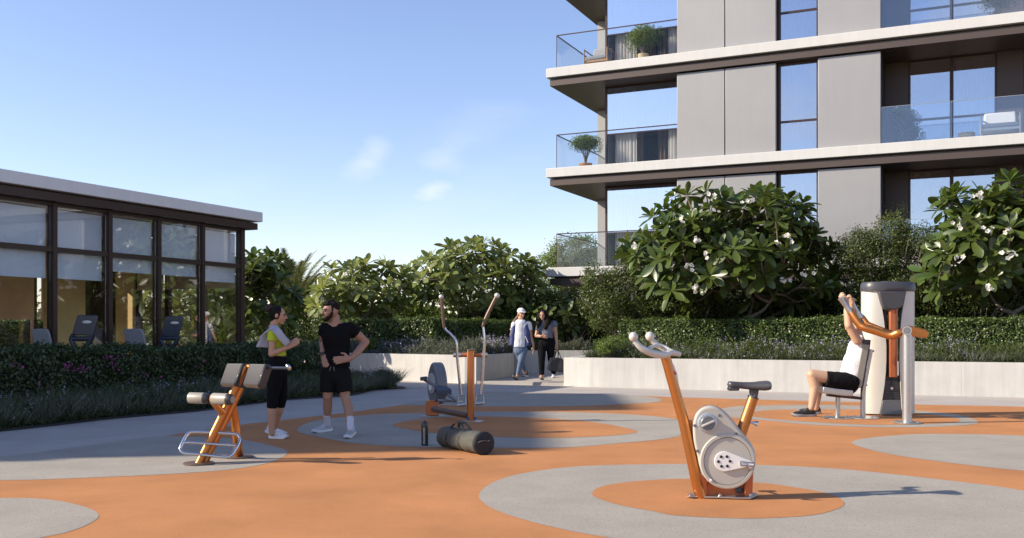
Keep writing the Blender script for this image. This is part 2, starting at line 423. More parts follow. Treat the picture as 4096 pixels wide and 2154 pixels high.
# ================================================================== GROUND
sheet('ground', [(-900, -400, 0), (900, -400, 0), (900, 1500, 0), (-900, 1500, 0)], -0.02, 'earth', closed_spline=False)
sheet('plaza_pavement', [(-14, -8, 0), (16, -8, 0), (15, 22, 0), (10.5, 24, 0), (3, 27, 0), (-1.0, 30, 0), (-7, 31, 0), (-7, 21.4, 0), (-12, 10, 0)], 0.0, 'concrete', closed_spline=False)
ZONE_L = [(0, 1152), (105, 1138), (280, 1113), (406, 1099), (595, 1071), (700, 1059), (880, 1038), (950, 1028), (1017, 1019), (1085, 1006), (1170, 995), (1256, 986.5), (1393, 989), (1598, 996), (1698, 1000), (1902, 1006), (2175, 1013), (2318, 1019), (2576, 1024), (2900, 1036)]
W = spline([G(-400, 1215)]+[G(*p) for p in ZONE_L]+[Vector((13, 13, 0))], 6)
W += [Vector((14, 5, 0)), Vector((14, -6, 0)), Vector((-7, -6, 0)), Vector((-6.4, 3, 0))]
sheet('rubber_floor', [tuple(p) for p in W], .002, 'orange_rubber', closed_spline=False)
PATCH = dict(
 g1=[(-260, 1192), (0, 1152), (105, 1138), (280, 1113), (406, 1099), (490, 1100), (595, 1106), (682, 1122), (724, 1139.5), (682, 1164), (595, 1181), (480, 1191), (350, 1198), (105, 1208), (0, 1210), (-260, 1217)],
 g2=[(-350, 1300), (-200, 1268), (0, 1255), (122, 1258.5), (210, 1276), (248.5, 1297), (224, 1320), (168, 1341), (105, 1354), (0, 1378), (-200, 1410), (-330, 1370)],
 g3=[(746.4, 1082), (771.5, 1066), (812, 1056), (872, 1050), (949, 1043.6), (1051, 1040), (1188, 1037), (1359, 1037), (1530, 1041), (1667, 1050.5), (1715, 1062), (1735, 1079), (1708, 1098), (1650, 1108), (1530, 1119), (1427, 1127), (1291, 1128), (1085, 1126.6), (983, 1123), (880, 1115), (808, 1101.5), (762, 1092)],
 g4=[(1017, 1020), (1085, 1006.5), (1256, 987), (1393, 989.5), (1530, 993.6), (1598, 996.5), (1645, 1001), (1665, 1007.7), (1632, 1014.5), (1496, 1021), (1359, 1023.4), (1205, 1023.4), (1120, 1020.7)],
 g5=[(1810, 1038), (1817, 1029), (1860, 1023), (1902, 1021.7), (2039, 1019.7), (2175, 1022.8), (2318, 1035), (2414, 1045.6), (2461, 1062), (2445, 1069), (2414, 1072), (2311, 1076), (2175, 1075), (2039, 1069.5), (1936, 1060), (1838, 1050)],
 g6=[(2143, 1115.8), (2175, 1104.5), (2277, 1095), (2380, 1093), (2576, 1097.7), (2760, 1115), (2860, 1150), (2740, 1198), (2576, 1186), (2414, 1169), (2277, 1150.5), (2192, 1133.5)],
 g7=[(1205, 1245), (1239, 1216), (1308, 1194), (1427, 1177), (1564, 1170.7), (1735, 1169), (1902, 1171), (2107, 1181), (2311, 1201.7), (2482, 1222), (2576, 1236.4), (2700, 1262), (2780, 1310), (2700, 1390), (2400, 1440), (2100, 1432), (1800, 1400), (1530, 1354), (1461, 1342.7), (1359, 1320), (1273, 1295), (1222, 1271)])
for k, p in PATCH.items(): sheet('grey_floor_patch', p, .004, 'grey_rubber')
INNER = [[(989, 1071), (1034, 1059), (1137, 1050.5), (1222, 1049.5), (1359, 1053), (1496, 1064), (1598, 1084.6), (1581, 1093), (1496, 1100), (1359, 1103.5), (1222, 1099), (1085, 1090), (1017, 1079.5)],
 [(1880, 1043), (1902, 1036.4), (1970, 1032), (2175, 1032), (2311, 1041), (2396, 1051.7), (2415, 1060), (2380, 1066), (2243, 1070.5), (2107, 1067), (1970, 1058), (1902, 1050)],
 [(1489, 1245), (1513, 1226.5), (1598, 1213), (1735, 1206.6), (1902, 1216), (2004, 1229), (2090, 1246), (2124, 1268), (2100, 1285), (2039, 1299), (1936, 1305.6), (1834, 1306), (1698, 1299), (1650, 1289.7), (1564, 1274), (1513, 1259)]]
for p in INNER: sheet('orange_floor_patch', p, .006, 'orange_rubber')
# the bed along the left walk, and the raised passage floor
BED = [G(-300, 1116), G(0, 1087), G(140, 1072), G(280, 1055.5), G(490, 1037), G(595, 1023), G(721, 1008), G(880, 997), G(949, 982), G(1017, 979), Vector((-2.75, 24.0, 0)), Vector((-4.0, 25.2, 0)), Vector((-6.2, 26.4, 0)), Vector((-6.9, 22.2, 0)), Vector((-9, 17.5, 0)), Vector((-10.6, 13, 0)), Vector((-12, 9.6, 0))]
sheet('planting_bed', [tuple(p) for p in spline(BED, 4, True)], .015, 'soil', closed_spline=False)
pf = MB()
PASS = [(-.92, 25.02), (1.28, 24.12), (4.9, 29.35), (-1.6, 29.6), (.055, 28.0)]
pf.add([Vector((x, y, z)) for z in (-.02, .08) for x, y in PASS], [(4, 3, 2, 1, 0), (5, 6, 7, 8, 9)]+[(i, (i+1) % 5, (i+1) % 5+5, i+5) for i in range(5)])
tag(pf.build('passage_floor', 'concrete', origin=(0, 24, 0)), kind='structure')

# ================================================================== PLANTER WALLS
def planter_wall(name, label, pts, top, z0=0.0, th=.32, seg=2.7, group='low planter walls'):
    """a low rendered wall cast in sections with narrow joints between them"""
    P = [Vector((x, y, 0)) for x, y in pts]
    t = thing(name, label, 'wall', P[0]+Vector((0, 0, z0)), group)
    L = [0]
    for a, b in zip(P, P[1:]): L.append(L[-1]+(b-a).length)
    def at(s):
        for i in range(len(P)-1):
            if s <= L[i+1] or i == len(P)-2: return P[i].lerp(P[i+1], (s-L[i])/(L[i+1]-L[i]))
    n = max(1, round(L[-1]/seg)); cuts = [L[-1]*i/n for i in range(n+1)]
    def nrm(s):
        a = at(max(0, s-.05)); b = at(min(L[-1], s+.05)); d = (b-a).normalized(); return Vector((d.y, -d.x, 0))*-1
    for a, b in zip(cuts, cuts[1:]):
        a2, b2 = a+.0012, b-.0012; k = max(1, int((b2-a2)/.4)); S = [a2+(b2-a2)*i/k for i in range(k+1)]
        vs = []
        for s_ in S:
            p, q = at(s_), nrm(s_)*th; vs += [p+Vector((0, 0, z0)), p+q+Vector((0, 0, z0)), p+q+Vector((0, 0, top)), p+Vector((0, 0, top))]
        fs = [(0, 1, 2, 3), (4*k+3, 4*k+2, 4*k+1, 4*k)]
        for i in range(k):
            for j in range(4): fs.append((4*i+j, 4*i+(j+1) % 4, 4*i+4+(j+1) % 4, 4*i+4+j))
        MB().add(vs, fs).build('wall_section', 'wall', t, bevel=.003)
    return t
planter_wall('planter_wall', 'pale curved planter wall behind the standing pair, ending beside the passage', [(-6.9, 29.6), (-5.2, 28.45), (-3.17, 26.9), (-2.0, 25.9), (-.9, 25.0)], .72)
planter_wall('planter_wall', 'short shaded return wall running back along the left side of the passage', [(-.893, 25.02), (.055, 28.0)], .716)
planter_wall('planter_wall', 'sunlit low wall closing the back of the passage behind the two walkers', [(-1.5, 29.75), (.5, 29.5), (5.2, 29.2)], .76, .08)
planter_wall('planter_wall', 'long pale planter wall behind the exercise bike and the seated man', [(1.25, 24.12), (1.78, 23.6), (6.28, 21.42), (10.14, 19.75), (14.5, 17.8)], .695)
planter_wall('planter_wall', 'end return of the long right planter wall beside the walkers', [(2.9, 28.6), (1.26, 24.45)], .69)
def soil(name, pts, z):
    W = [Vector((x, y, z)) for x, y in pts]; mb = MB(); mb.add(W, [tuple(range(len(W)))]); tag(mb.build(name, 'soil', origin=(0, 0, 0)), kind='structure')
soil('planter_soil', [(1.6, 24.3), (6.3, 21.7), (10.2, 20.0), (15, 18), (22, 24), (14, 31), (3.0, 31), (2.9, 28.6)], .64)
soil('planter_soil', [(-.95, 25.25), (-2.1, 26.1), (-3.2, 27.1), (-5.2, 28.7), (-7, 29.9), (-12, 33), (-8, 40), (3, 40), (4, 29.6), (-1.5, 30), (-.3, 28.0)], .66)

# ================================================================== PAVILION (left)
def frame_mb(P, a0, a1, d0, d1, z0, z1, fw, ft=None):
    """one connected rectangular frame; P(along, depth, z)"""
    ft = fw if ft is None else ft; vs = []
    for d in (d0, d1):
        for (a, z) in ((a0, z0), (a1, z0), (a1, z1), (a0, z1), (a0+fw, z0+ft), (a1-fw, z0+ft), (a1-fw, z1-ft), (a0+fw, z1-ft)): vs.append(P(a, d, z))
    fs = []
    for i in range(4):
        j = (i+1) % 4
        fs += [(i, j, j+4, i+4), (8+i, 8+i+4, 8+j+4, 8+j), (i, 8+i, 8+j, j), (4+i, 4+j, 12+j, 12+i)]
    return MB().add(vs, fs)
PC = Vector((-6.07, 22.5, 0)); PT = Vector((-.423, -.906, 0)).normalized(); PN = Vector((-.906, .423, 0)).normalized()
def Pv(t, n, z): return PC+PT*t+PN*n+Vector((0, 0, z))
def pbox(mb, t0, t1, n0, n1, z0, z1):
    return mb.hexa([Pv(t0, n0, z0), Pv(t1, n0, z0), Pv(t1, n1, z0), Pv(t0, n1, z0), Pv(t0, n0, z1), Pv(t1, n0, z1), Pv(t1, n1, z1), Pv(t0, n1, z1)])
PL, PW = 12.75, 5.2
pav = thing('gym_pavilion', 'low glass gym pavilion with brown frames and a flat white roof', 'building', Pv(0, 0, 0))
pbox(MB(), -.3, PL+.3, -.3, PW+.3, 3.81, 4.03).build('roof', 'fascia2', pav, bevel=.01)
pbox(MB(), -.22, PL+.2, -.22, PW+.2, 3.63, 3.775).build('eaves_beam', 'frame', pav)
pbox(MB(), 0, PL, 0.02, PW, 3.776, 3.809).build('roof_gap', 'soffit', pav)
pbox(MB(), .12, PL, .12, PW-.1, 3.55, 3.629).build('ceiling', 'fascia', pav)
pbox(MB(), 0, PL, 0, PW, 0, .12).build('plinth', 'concrete', pav)
pbox(MB(), .1, PL, .1, PW-.1, .121, .14).build('inside_floor', 'floorin', pav)
ts = [.06]+[.06+1.262*i for i in range(1, 11)]
for i, t in enumerate(ts):
    w = .064 if i == 0 else .044
    mb = MB(); pbox(mb, t-w, t+w, -.04, .12, .121, 3.628); mb.build('mullion', 'frame', pav)
    if i: mb = MB(); pbox(mb, t-.045, t+.045, PW-.12, PW, .141, 3.548); mb.build('mullion', 'frame', pav)
BL = [2.41, 2.48, 2.48, 2.28, 2.27, 2.3, 2.45, 2.4, 2.3, 2.4]
def pane(t0, t1, n0, n1, z0, z1, m='glass'): return pbox(MB(), t0, t1, n0, n1, z0, z1)
for i in range(10):
    a, b = ts[i]+(.066 if i == 0 else .046), ts[i+1]-.046
    f = frame_mb(Pv, a, b, -.03, .10, .141, 3.627, .012, .055).build('window', 'frame', pav)
    pbox(MB(), a+.013, b-.013, -.029, .099, 2.745, 2.835).build('transom', 'frame', f)
    pbox(MB(), a+.013, b-.013, .02, .03, 2.836, 3.571).build('pane', 'glass', f)
    pbox(MB(), a+.013, b-.013, .02, .03, .197, 2.744).build('pane', 'glass', f)
    pbox(MB(), a+.035, b-.035, .11, .116, BL[i], 3.52).build('roller_blind', 'blind', f)
# back facade and far end
BB = [1.6, 1.6, .9, 1.65, 1.05, 1.55, 1.3, 1.7, 1.2, 1.5]
for i in range(10):
    a, b = ts[i]+.05, ts[i+1]-.05
    fr = MB(); pbox(fr, a, b, PW-.1, PW-.03, .141, .2)
    f = fr.build('window', 'frame', pav)
    pbox(MB(), a, b, PW-.06, PW-.05, .201, 3.54).build('pane', 'glass', f)
    pbox(MB(), a+.05, b-.05, PW-.2, PW-.19, BB[i], 3.52).build('roller_blind', 'blind2', f)
ns = [0.1, 1.12, 2.2, 3.12]
for i, n in enumerate(ns):
    if i: pbox(MB(), -.02, .10, n-.05, n+.05, .141, 3.548).build('mullion', 'frame', pav)
for i in range(3):
    a, b = ns[i]+.052, ns[i+1]-.052
    fr = MB(); pbox(fr, 0, .08, a, b, .141, .2); f = fr.build('window', 'frame', pav)
    pbox(MB(), .03, .04, a, b, .201, 3.54).build('pane', 'glass', f)
    pbox(MB(), .14, .15, a, b, 2.30, 3.52).build('roller_blind', 'blind2', f)
pbox(MB(), -.02, .16, 3.18, 3.75, .141, 3.548).build('end_pier', 'wood', pav)
pbox(MB(), -.02, .16, 3.76, PW-.11, .141, 3.548).build('end_pier', 'soffit', pav)
w_ = MB(); pbox(w_, 1.55, 2.42, 3.2, 3.5, .141, 3.548); w_.build('inner_pier', 'wood', pav)
pbox(MB(), PL-.1, PL, .13, PW-.12, .141, 3.548).build('end_wall', 'soffit', pav)

# gym machines just behind the glass
z1 = Z(0, 650, 1200, 2032)
def console(px, d, label, dark, grp):
    """tall slanted console of a running machine, seen from its back"""
    q = [z1(*p, d) for p in px['panel']]; t = thing('treadmill', label, 'treadmill', (q[0].x, d, .14), grp)
    e = Vector((-.02, .09, 0))
    MB().prism(q, e).build('console', dark, t, bevel=.015)
    for pl in px['legs']:
        P = [z1(*p, d+.04) for p in pl]; MB().tube(spline(P, 4), .045, 8).build('upright', 'navy', t, smooth=60)
    c = z1(*px['logo'], d-.012)
    MB().ball(c, (.085, .01, .028), 16, 8).build('badge', 'label', t, smooth=60)
    b0 = z1(*px['legs'][0][-1], d+.05)
    MB().box((b0.x, d+.55, .26), (.7, 1.5, .2)).build('running_deck', 'black', t, bevel=.04)
    for s in (-.32, .32): MB().box((b0.x+s, d+.05, .45), (.06, .1, .62)).build('side_post', 'navy', t, bevel=.01)
console(dict(panel=[(520, 1045), (528, 1036), (650, 1036), (660, 1046), (640, 1150), (628, 1176), (500, 1172), (490, 1150)], legs=[[(500, 1168), (482, 1200), (505, 1250), (540, 1285)], [(630, 1168), (612, 1210), (580, 1250), (560, 1285)], [(490, 1196), (620, 1196)]], logo=(588, 1083)), 17.6,
        'navy treadmill console with a pale badge behind the left gym windows, below the tan blind', 'navy', 'treadmills in the gym')
console(dict(panel=[(1118, 1050), (1128, 1041), (1238, 1043), (1243, 1052), (1215, 1165), (1205, 1185), (1105, 1182), (1092, 1160)], legs=[[(1108, 1178), (1090, 1205), (1112, 1245), (1135, 1275)], [(1208, 1178), (1195, 1215), (1172, 1250), (1150, 1275)], [(1095, 1192), (1200, 1192)]], logo=(1183, 1088)), 19.9,
        'slate grey treadmill console with an oval badge, nearer the right end of the gym', 'navy', 'treadmills in the gym')
for (x0, x1, yt, d, lab) in [(208, 345, 1130, 17.4, 'tall grey seat back left of the first treadmill inside the gym'), (832, 985, 1130, 19.0, 'tall grey seat back left of the second treadmill inside the gym')]:
    P = [z1(x0, yt, d), z1((x0+x1)/2, yt-3, d), z1(x1-28, yt, d), z1(x1-14, yt+30, d), z1(x1+10, yt+140, d), z1(x0+22, yt+140, d), z1(x0+10, yt+60, d)]
    t = thing('padded_chair', lab, 'seat', (P[0].x, d, .14), 'seats in the gym')
    MB().prism(P, (0, .07, 0)).build('backrest', 'cushion', t, bevel=.02)
    c = (P[4]+P[5])/2
    MB().box((c.x, d+.25, .55), (.5, .5, .1)).build('seat', 'cushion', t, bevel=.03)
    MB().tube([(c.x, d+.25, .14), (c.x, d+.25, .5)], .05, 10).build('pedestal', 'dgrey', t)

# ================================================================== APARTMENT BUILDING (right)
BO = Vector((1.09, 32.0, 0)); BR = Vector((.907, -.421, 0)).normalized(); BB_ = Vector((.421, .907, 0)).normalized()
def Bp(s, b, z): return BO+BR*s+BB_*b+Vector((0, 0, z))
def bbox(mb, s0, s1, b0, b1, z0, z1):
    return mb.hexa([Bp(s0, b0, z0), Bp(s1, b0, z0), Bp(s1, b1, z0), Bp(s0, b1, z0), Bp(s0, b0, z1), Bp(s1, b0, z1), Bp(s1, b1, z1), Bp(s0, b1, z1)])
def S(u, b):                                              # position along the facade where image column u meets depth b
    k = (u-U0)/FL; p = BO+BB_*b
    return (k*p.y-p.x)/(BR.x-k*BR.y)
apt = thing('apartment_building', 'tall grey apartment building with long white balcony slabs', 'building', Bp(0, 0, 0))
TOPS = [3.38, 6.57, 9.78, 12.97, 16.16]; WID, DEP = 24.0, 11.0
for z in TOPS:
    bbox(MB(), 0, WID, 0, DEP, z-.29, z).build('floor_slab', 'fascia', apt, bevel=.012)
    bbox(MB(), .22, WID-.1, .2, DEP-.2, z-.345, z-.291).build('shadow_gap', 'soffit', apt)
    bbox(MB(), .10, WID-.1, .10, DEP-.1, z-.55, z-.346).build('soffit_slab', 'brownpanel', apt)
def curtain(s0, s1, b, z0, z1, m, parent, fold=.11, amp=.05):
    n = max(6, int((s1-s0)/fold*6)); vs = []
    for i in range(n+1):
        s_ = s0+(s1-s0)*i/n; w = math.sin((s_-s0)/fold*2*math.pi)*amp+math.sin((s_-s0)/fold*2.3+1)*amp*.4
        vs += [Bp(s_, b+w, z0), Bp(s_, b+w, z1)]
    return MB().add(vs, [(2*i, 2*i+2, 2*i+3, 2*i+1) for i in range(n)]).build('curtain', m, parent, smooth=80)
def window(s0, s1, b, z0, z1, m, parent, transom=None, fw=.05, m_low=None, thick=.08):
    f = frame_mb(Bp, s0, s1, b, b+thick, z0, z1, fw).build('window', 'frame', parent)
    tw_ = .012 if m_low else .03
    if transom and fw > .02: bbox(MB(), s0+fw, s1-fw, b+.001, b+thick-.001, transom-tw_, transom+tw_).build('transom', 'frame', f)
    if transom:
        bbox(MB(), s0+fw, s1-fw, b+.03, b+.04, z0+fw, transom-(.031 if fw > .02 else 0)).build('pane', m_low or m, f)
        bbox(MB(), s0+fw, s1-fw, b+.03, b+.04, transom+.031, z1-fw).build('pane', m, f)
    else: bbox(MB(), s0+fw, s1-fw, b+.03, b+.04, z0+fw, z1-fw).build('pane', m, f)
    return f
zs = [0.0]+TOPS
for k in range(len(TOPS)):
    z0 = zs[k]+(.002 if k else 0); z1_ = zs[k+1]-.552
    p = Vector(); pb = .2
    sA, sB, sC, sD = S(1703, pb), S(1823.5, pb), S(1951.5, pb), S(2057.5, pb)
    sE = S(2215.5, pb)
    # corner bay glazing set back one metre
    g0, g1 = 1.66, sA-.02
    f = window(g0, g1, 1.0, z0+.002, z1_-.002, 'mirror', apt, transom=z0+1.12, fw=.06, m_low='clear')  # lower panes reflect less, imitating the dark lower band of the reflection
    bbox(MB(), g0, g0+.07, 1.10, 4.08, z0, z1_).build('side_frame', 'panel', apt)
    curtain(g0+.25, g0+1.0, 1.25, z0+.05, z1_-.05, 'curtain', f); curtain(g1-.55, g1-.1, 1.25, z0+.05, z1_-.05, 'curtain', f)
    curtain(g0+.15, g0+(1.5 if k % 2 else 1.1), 1.6, z0+.05, z1_-.05, 'drape', f, .16); curtain(g1-1.0, g1-.6, 1.6, z0+.05, z1_-.05, 'drape', f, .14)
    bbox(MB(), .27, g0+.06, 4.1, 4.3, z0, z1_).build('corner_pier', 'panel', apt)
    bbox(MB(), .27, .47, 4.31, DEP-.3, z0, z1_).build('side_wall', 'panel', apt)
    # cladding panels
    bbox(MB(), sA, sB-.012, pb, .42, z0, z1_-.035).build('cladding_panel', 'panel', apt, bevel=.012)
    bbox(MB(), sB+.012, sC, pb, .42, z0, z1_-.035).build('cladding_panel', 'panel', apt, bevel=.012)
    bbox(MB(), sA, sC, .421, .46, z0, z1_).build('panel_backing', 'soffit', apt)
    bbox(MB(), sA, sA+.1, .461, 1.2, z0, z1_).build('return_wall', 'soffit', apt)
    bbox(MB(), sD, sE, pb, .42, z0, z1_-.035).build('cladding_panel', 'panel', apt, bevel=.012)
    bbox(MB(), sD, sE, .421, .46, z0, z1_).build('panel_backing', 'soffit', apt)
    bbox(MB(), sE-.1, sE, .461, 1.8, z0, z1_).build('return_wall', 'soffit', apt)
    # tall narrow window
    f = window(sC+.03, sD-.002, .44, z0+.002, z1_-.002, 'mirror2', apt, transom=z0+.92, fw=.07)
    curtain(sC+.2, sC+.75, .75, z0+.05, z1_-.05, 'curtain', f)
    # loggia
    lb = 1.8; L = [S(u, lb) for u in (2216, 2286, 2394, 2507, 2575, 2640)]
    bbox(MB(), L[0]-.6, L[1]-.01, lb, lb+.1, z0, z1_).build('loggia_panel', 'brownpanel', apt)
    bbox(MB(), L[3]+.01, L[4], lb, lb+.1, z0, z1_).build('loggia_panel', 'brownpanel', apt)
    bbox(MB(), L[4]+.05, L[5]+3, lb+.02, lb+.12, z0, z1_).build('loggia_panel', 'brownpanel', apt)
    f = window(L[1], L[2]-.001, lb, z0+.002, z1_-.002, 'mirror2', apt, transom=z0+.92, fw=.05)
    if k == 1: curtain(L[1]+.1, L[1]+.55, lb+.3, z0+.05, z1_-.05, 'curtain', f)
    f = window(L[2]+.001, L[3], lb, z0+.002, z1_-.002, 'mirror2', apt, transom=z0+.92, fw=.05)
    curtain(L[2]+(.1 if k == 2 else .6), L[3]-.1, lb+.3, z0+.05, z1_-.05, 'curtain', f)
    bbox(MB(), L[5]+1.5, WID-.4, pb, .42, z0, z1_-.035).build('cladding_panel', 'panel', apt, bevel=.012)
    bbox(MB(), L[5]+1.4, L[5]+1.49, .3, 1.8, z0, z1_).build('return_wall', 'soffit', apt)
    # dark rooms behind
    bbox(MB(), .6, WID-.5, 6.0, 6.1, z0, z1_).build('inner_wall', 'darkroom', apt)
    if k:
        # corner balcony railing: glass, thin dark handrail, corner post
        r = thing('balcony_railing', None, None, (0, 0, 0)); r.parent = apt
        bbox(MB(), .27, sA-.01, .235, .265, z0+1.08, z0+1.11).build('handrail', 'frame', r)
        bbox(MB(), .255, .285, .266, 4.09, z0+1.08, z0+1.11).build('handrail', 'frame', r)
        bbox(MB(), .262, .278, .242, .258, z0, z0+1.079).build('corner_post', 'frame', r)
        gmid = (.3+sA)/2
        bbox(MB(), .30, gmid-.01, .244, .256, z0, z0+1.078).build('glass_panel', 'rail', r)
        bbox(MB(), gmid+.01, sA-.03, .244, .256, z0, z0+1.078).build('glass_panel', 'rail', r)
        bbox(MB(), .264, .276, .28, 4.08, z0, z0+1.078).build('glass_panel', 'rail', r)
        r = MB(); bbox(r, sE+.01, L[5]+1.4, .235, .265, z0+1.045, z0+1.055)
        r = r.build('balcony_railing', 'steel', apt); m3 = S(2396, .25)
        bbox(MB(), sE+.01, m3-.008, .244, .256, z0, z0+1.044).build('glass_panel', 'rail2', r)
        bbox(MB(), m3+.008, L[5]+1.39, .244, .256, z0, z0+1.044).build('glass_panel', 'rail2', r)

# things on the balconies
def Bz(u, v_unused, b, z): return Bp(S(u, b), b, z)
def lounge_chair(c, label, m_frame, m_cush, w=.78, face=1):
    t = thing('lounge_chair', label, 'chair', c, 'lounge chairs on the balconies')
    X, Y = BR, BB_
    Lp = lambda x, y, z: c+X*x*face+Y*y+Vector((0, 0, z))
    for x in (-w/2, w/2):
        MB().tube(spline([Lp(x, -.35, 0), Lp(x, -.36, .56), Lp(x, -.30, .60), Lp(x, .32, .60), Lp(x, .38, .56), Lp(x, .36, 0)], 5), .022, 8).build('arm_frame', m_frame, t, smooth=60)
        for yy in np.linspace(-.25, .28, 8): pass
    MB().hexa([Lp(*q) for q in ((-w/2, -.34, .2), (w/2, -.34, .2), (w/2, .32, .2), (-w/2, .32, .2), (-w/2, -.34, .26), (w/2, -.34, .26), (w/2, .32, .26), (-w/2, .32, .26))]).build('seat_frame', m_frame, t)
    MB().hexa([Lp(*q) for q in ((-w/2+.03, -.36, .262), (w/2-.03, -.36, .262), (w/2-.03, .25, .262), (-w/2+.03, .25, .262), (-w/2+.03, -.36, .39), (w/2-.03, -.36, .39), (w/2-.03, .25, .37), (-w/2+.03, .25, .37))]).build('seat_cushion', m_cush, t, bevel=.04)
    MB().hexa([Lp(*q) for q in ((-w/2+.05, .16, .38), (w/2-.05, .16, .38), (w/2-.05, .34, .38), (-w/2+.05, .34, .38), (-w/2+.08, .30, .80), (w/2-.08, .30, .80), (w/2-.08, .44, .80), (-w/2+.08, .44, .80))]).build('back_cushion', m_cush, t, bevel=.05)
    return t
lounge_chair(Bp(S(1508, .9), .9, 9.782), 'wooden lounge chair with grey cushions on the upper corner balcony', 'teak', 'cushion')
lounge_chair(Bp(S(2516, .75), .75, 6.572), 'white framed lounge chair with pale cushions behind the loggia glass', 'white', 'paleseat', .95)
t = thing('side_table', 'small round sand coloured side table beside the white lounge chair', 'table', Bp(S(2432, .8), .8, 6.572))
MB().lathe(Bp(S(2432, .8), .8, 6.572), [(.20, 0), (.215, .02), (.215, .20), (.20, .22)], 24).build('drum', 'sandpot', t, smooth=40)
MB().lathe(Bp(S(2432, .8), .8, 6.7925), [(.20, 0), (.22, .006), (.22, .02), (.205, .024)], 24).build('table_top', 'sandpot', t, smooth=40)
def pot_plant(c, label, pot, H_, spread, lift, leafm, nleaf, stems=5, potr=.2, poth=.22, seed=1, ball=True, leafsize=.05):
    rg = np.random.default_rng(seed); t = thing('potted_plant', label, 'plant', c, 'potted plants on the balconies')
    MB().lathe(c, [(potr*.72, 0), (potr*.95, poth*.35), (potr, poth*.8), (potr*1.05, poth*.86), (potr*1.05, poth), (potr*.9, poth), (potr*.85, poth*.8)], 20).build('pot', pot, t, smooth=50)
    mb = MB(); cs = []
    for i in range(stems):
        a = 2*math.pi*i/stems+rg.random(); r = spread*.55*(.5+.5*rg.random()); hh = lift+(H_-lift)*(.3+.4*rg.random())
        tip = c+Vector((math.cos(a)*r, math.sin(a)*r, hh))
        mid = c+Vector((math.cos(a)*r*.35, math.sin(a)*r*.35, poth+(hh-poth)*.5))
        mb.tube(spline([c+Vector((0, 0, poth*.8)), mid, tip], 4), [.022-.0015*j for j in range(9)], 6); cs.append(tip)
    mb.build('stems', 'bark', t, smooth=60)
    lobes = [np.array(p) for p in cs]+[np.array(c+Vector((0, 0, lift+(H_-lift)*.62)))]*(stems+2)
    idx = rg.integers(0, len(lobes), nleaf); d = unit(rg.normal(size=(nleaf, 3)))*(rg.random((nleaf, 1))**.4)
    C = np.array(lobes)[idx]+d*np.array([spread*.66, spread*.66, (H_-lift)*.46])
    quads_mesh('foliage', leaf_quads(C, d, leafsize*(.7+.6*rg.random(nleaf)), .5, .9, rg), leafm, t, kind='stuff')
    return t
pot_plant(Bp(S(1618, .7), .7, 9.782), 'bright green feathery plant in a round sand pot, upper corner balcony', 'sandpot', 1.15, .66, .38, 'small2', 6500, 8, .17, .28, 2, leafsize=.05)
pot_plant(Bp(S(1473, .8), .8, 6.572), 'round headed shrub in a terracotta pot on the lower corner balcony', 'terracotta', 1.1, .60, .55, 'small2', 6000, 7, .21, .2, 3, leafsize=.05)
pot_plant(Bp(S(2268, .7), .7, 6.572), 'round topiary in a dark pot behind the loggia glass', 'darkpot', 1.05, .50, .35, 'hedge', 6000, 4, .16, .2, 4, leafsize=.055)
pot_plant(Bp(S(2512, .7), .7, 9.782), 'low spreading potted shrub on the upper right balcony', 'darkpot', .85, .65, .3, 'hedge', 2600, 4, .15, .12, 5)

# ================================================================== unseen block added left of the frame to cast the shade over the plaza
nb = thing('shade_block', 'plain added block out of view left of the plaza, casting shade', 'building', (-31, 11, 0))
def nbox(mb, x0, x1, y0, y1, z0, z1): return mb.hexa([Vector(p) for p in ((x0, y0, z0), (x1, y0, z0), (x1, y1, z0), (x0, y1, z0), (x0, y0, z1), (x1, y0, z1), (x1, y1, z1), (x0, y1, z1))])
NX0, NX1, NY0, NY1 = -36.0, -25.0, 6.45, 16.4
for k in range(5):
    zb = k*2.87
    nbox(MB(), NX0+.15, NX1-.15, NY0+.15, NY1-.15, zb, zb+2.62).build('storey', 'shadeblockwall', nb)
    nbox(MB(), NX0, NX1, NY0, NY1, zb+2.63, zb+2.868).build('floor_slab', 'fascia', nb)
    for j in range(3):
        y = NY0+.9+j*3.1
        nbox(MB(), NX1-.149, NX1-.10, y, y+2.2, zb+.6, zb+2.3).build('window', 'mirror2', nb)
nbox(MB(), NX0+1, NX1-.01, 11.9, NY1-.01, 14.352, 15.3).build('shade_step', 'shadeblockwall', nb)  # added box that lengthens the rear part of the cast shade

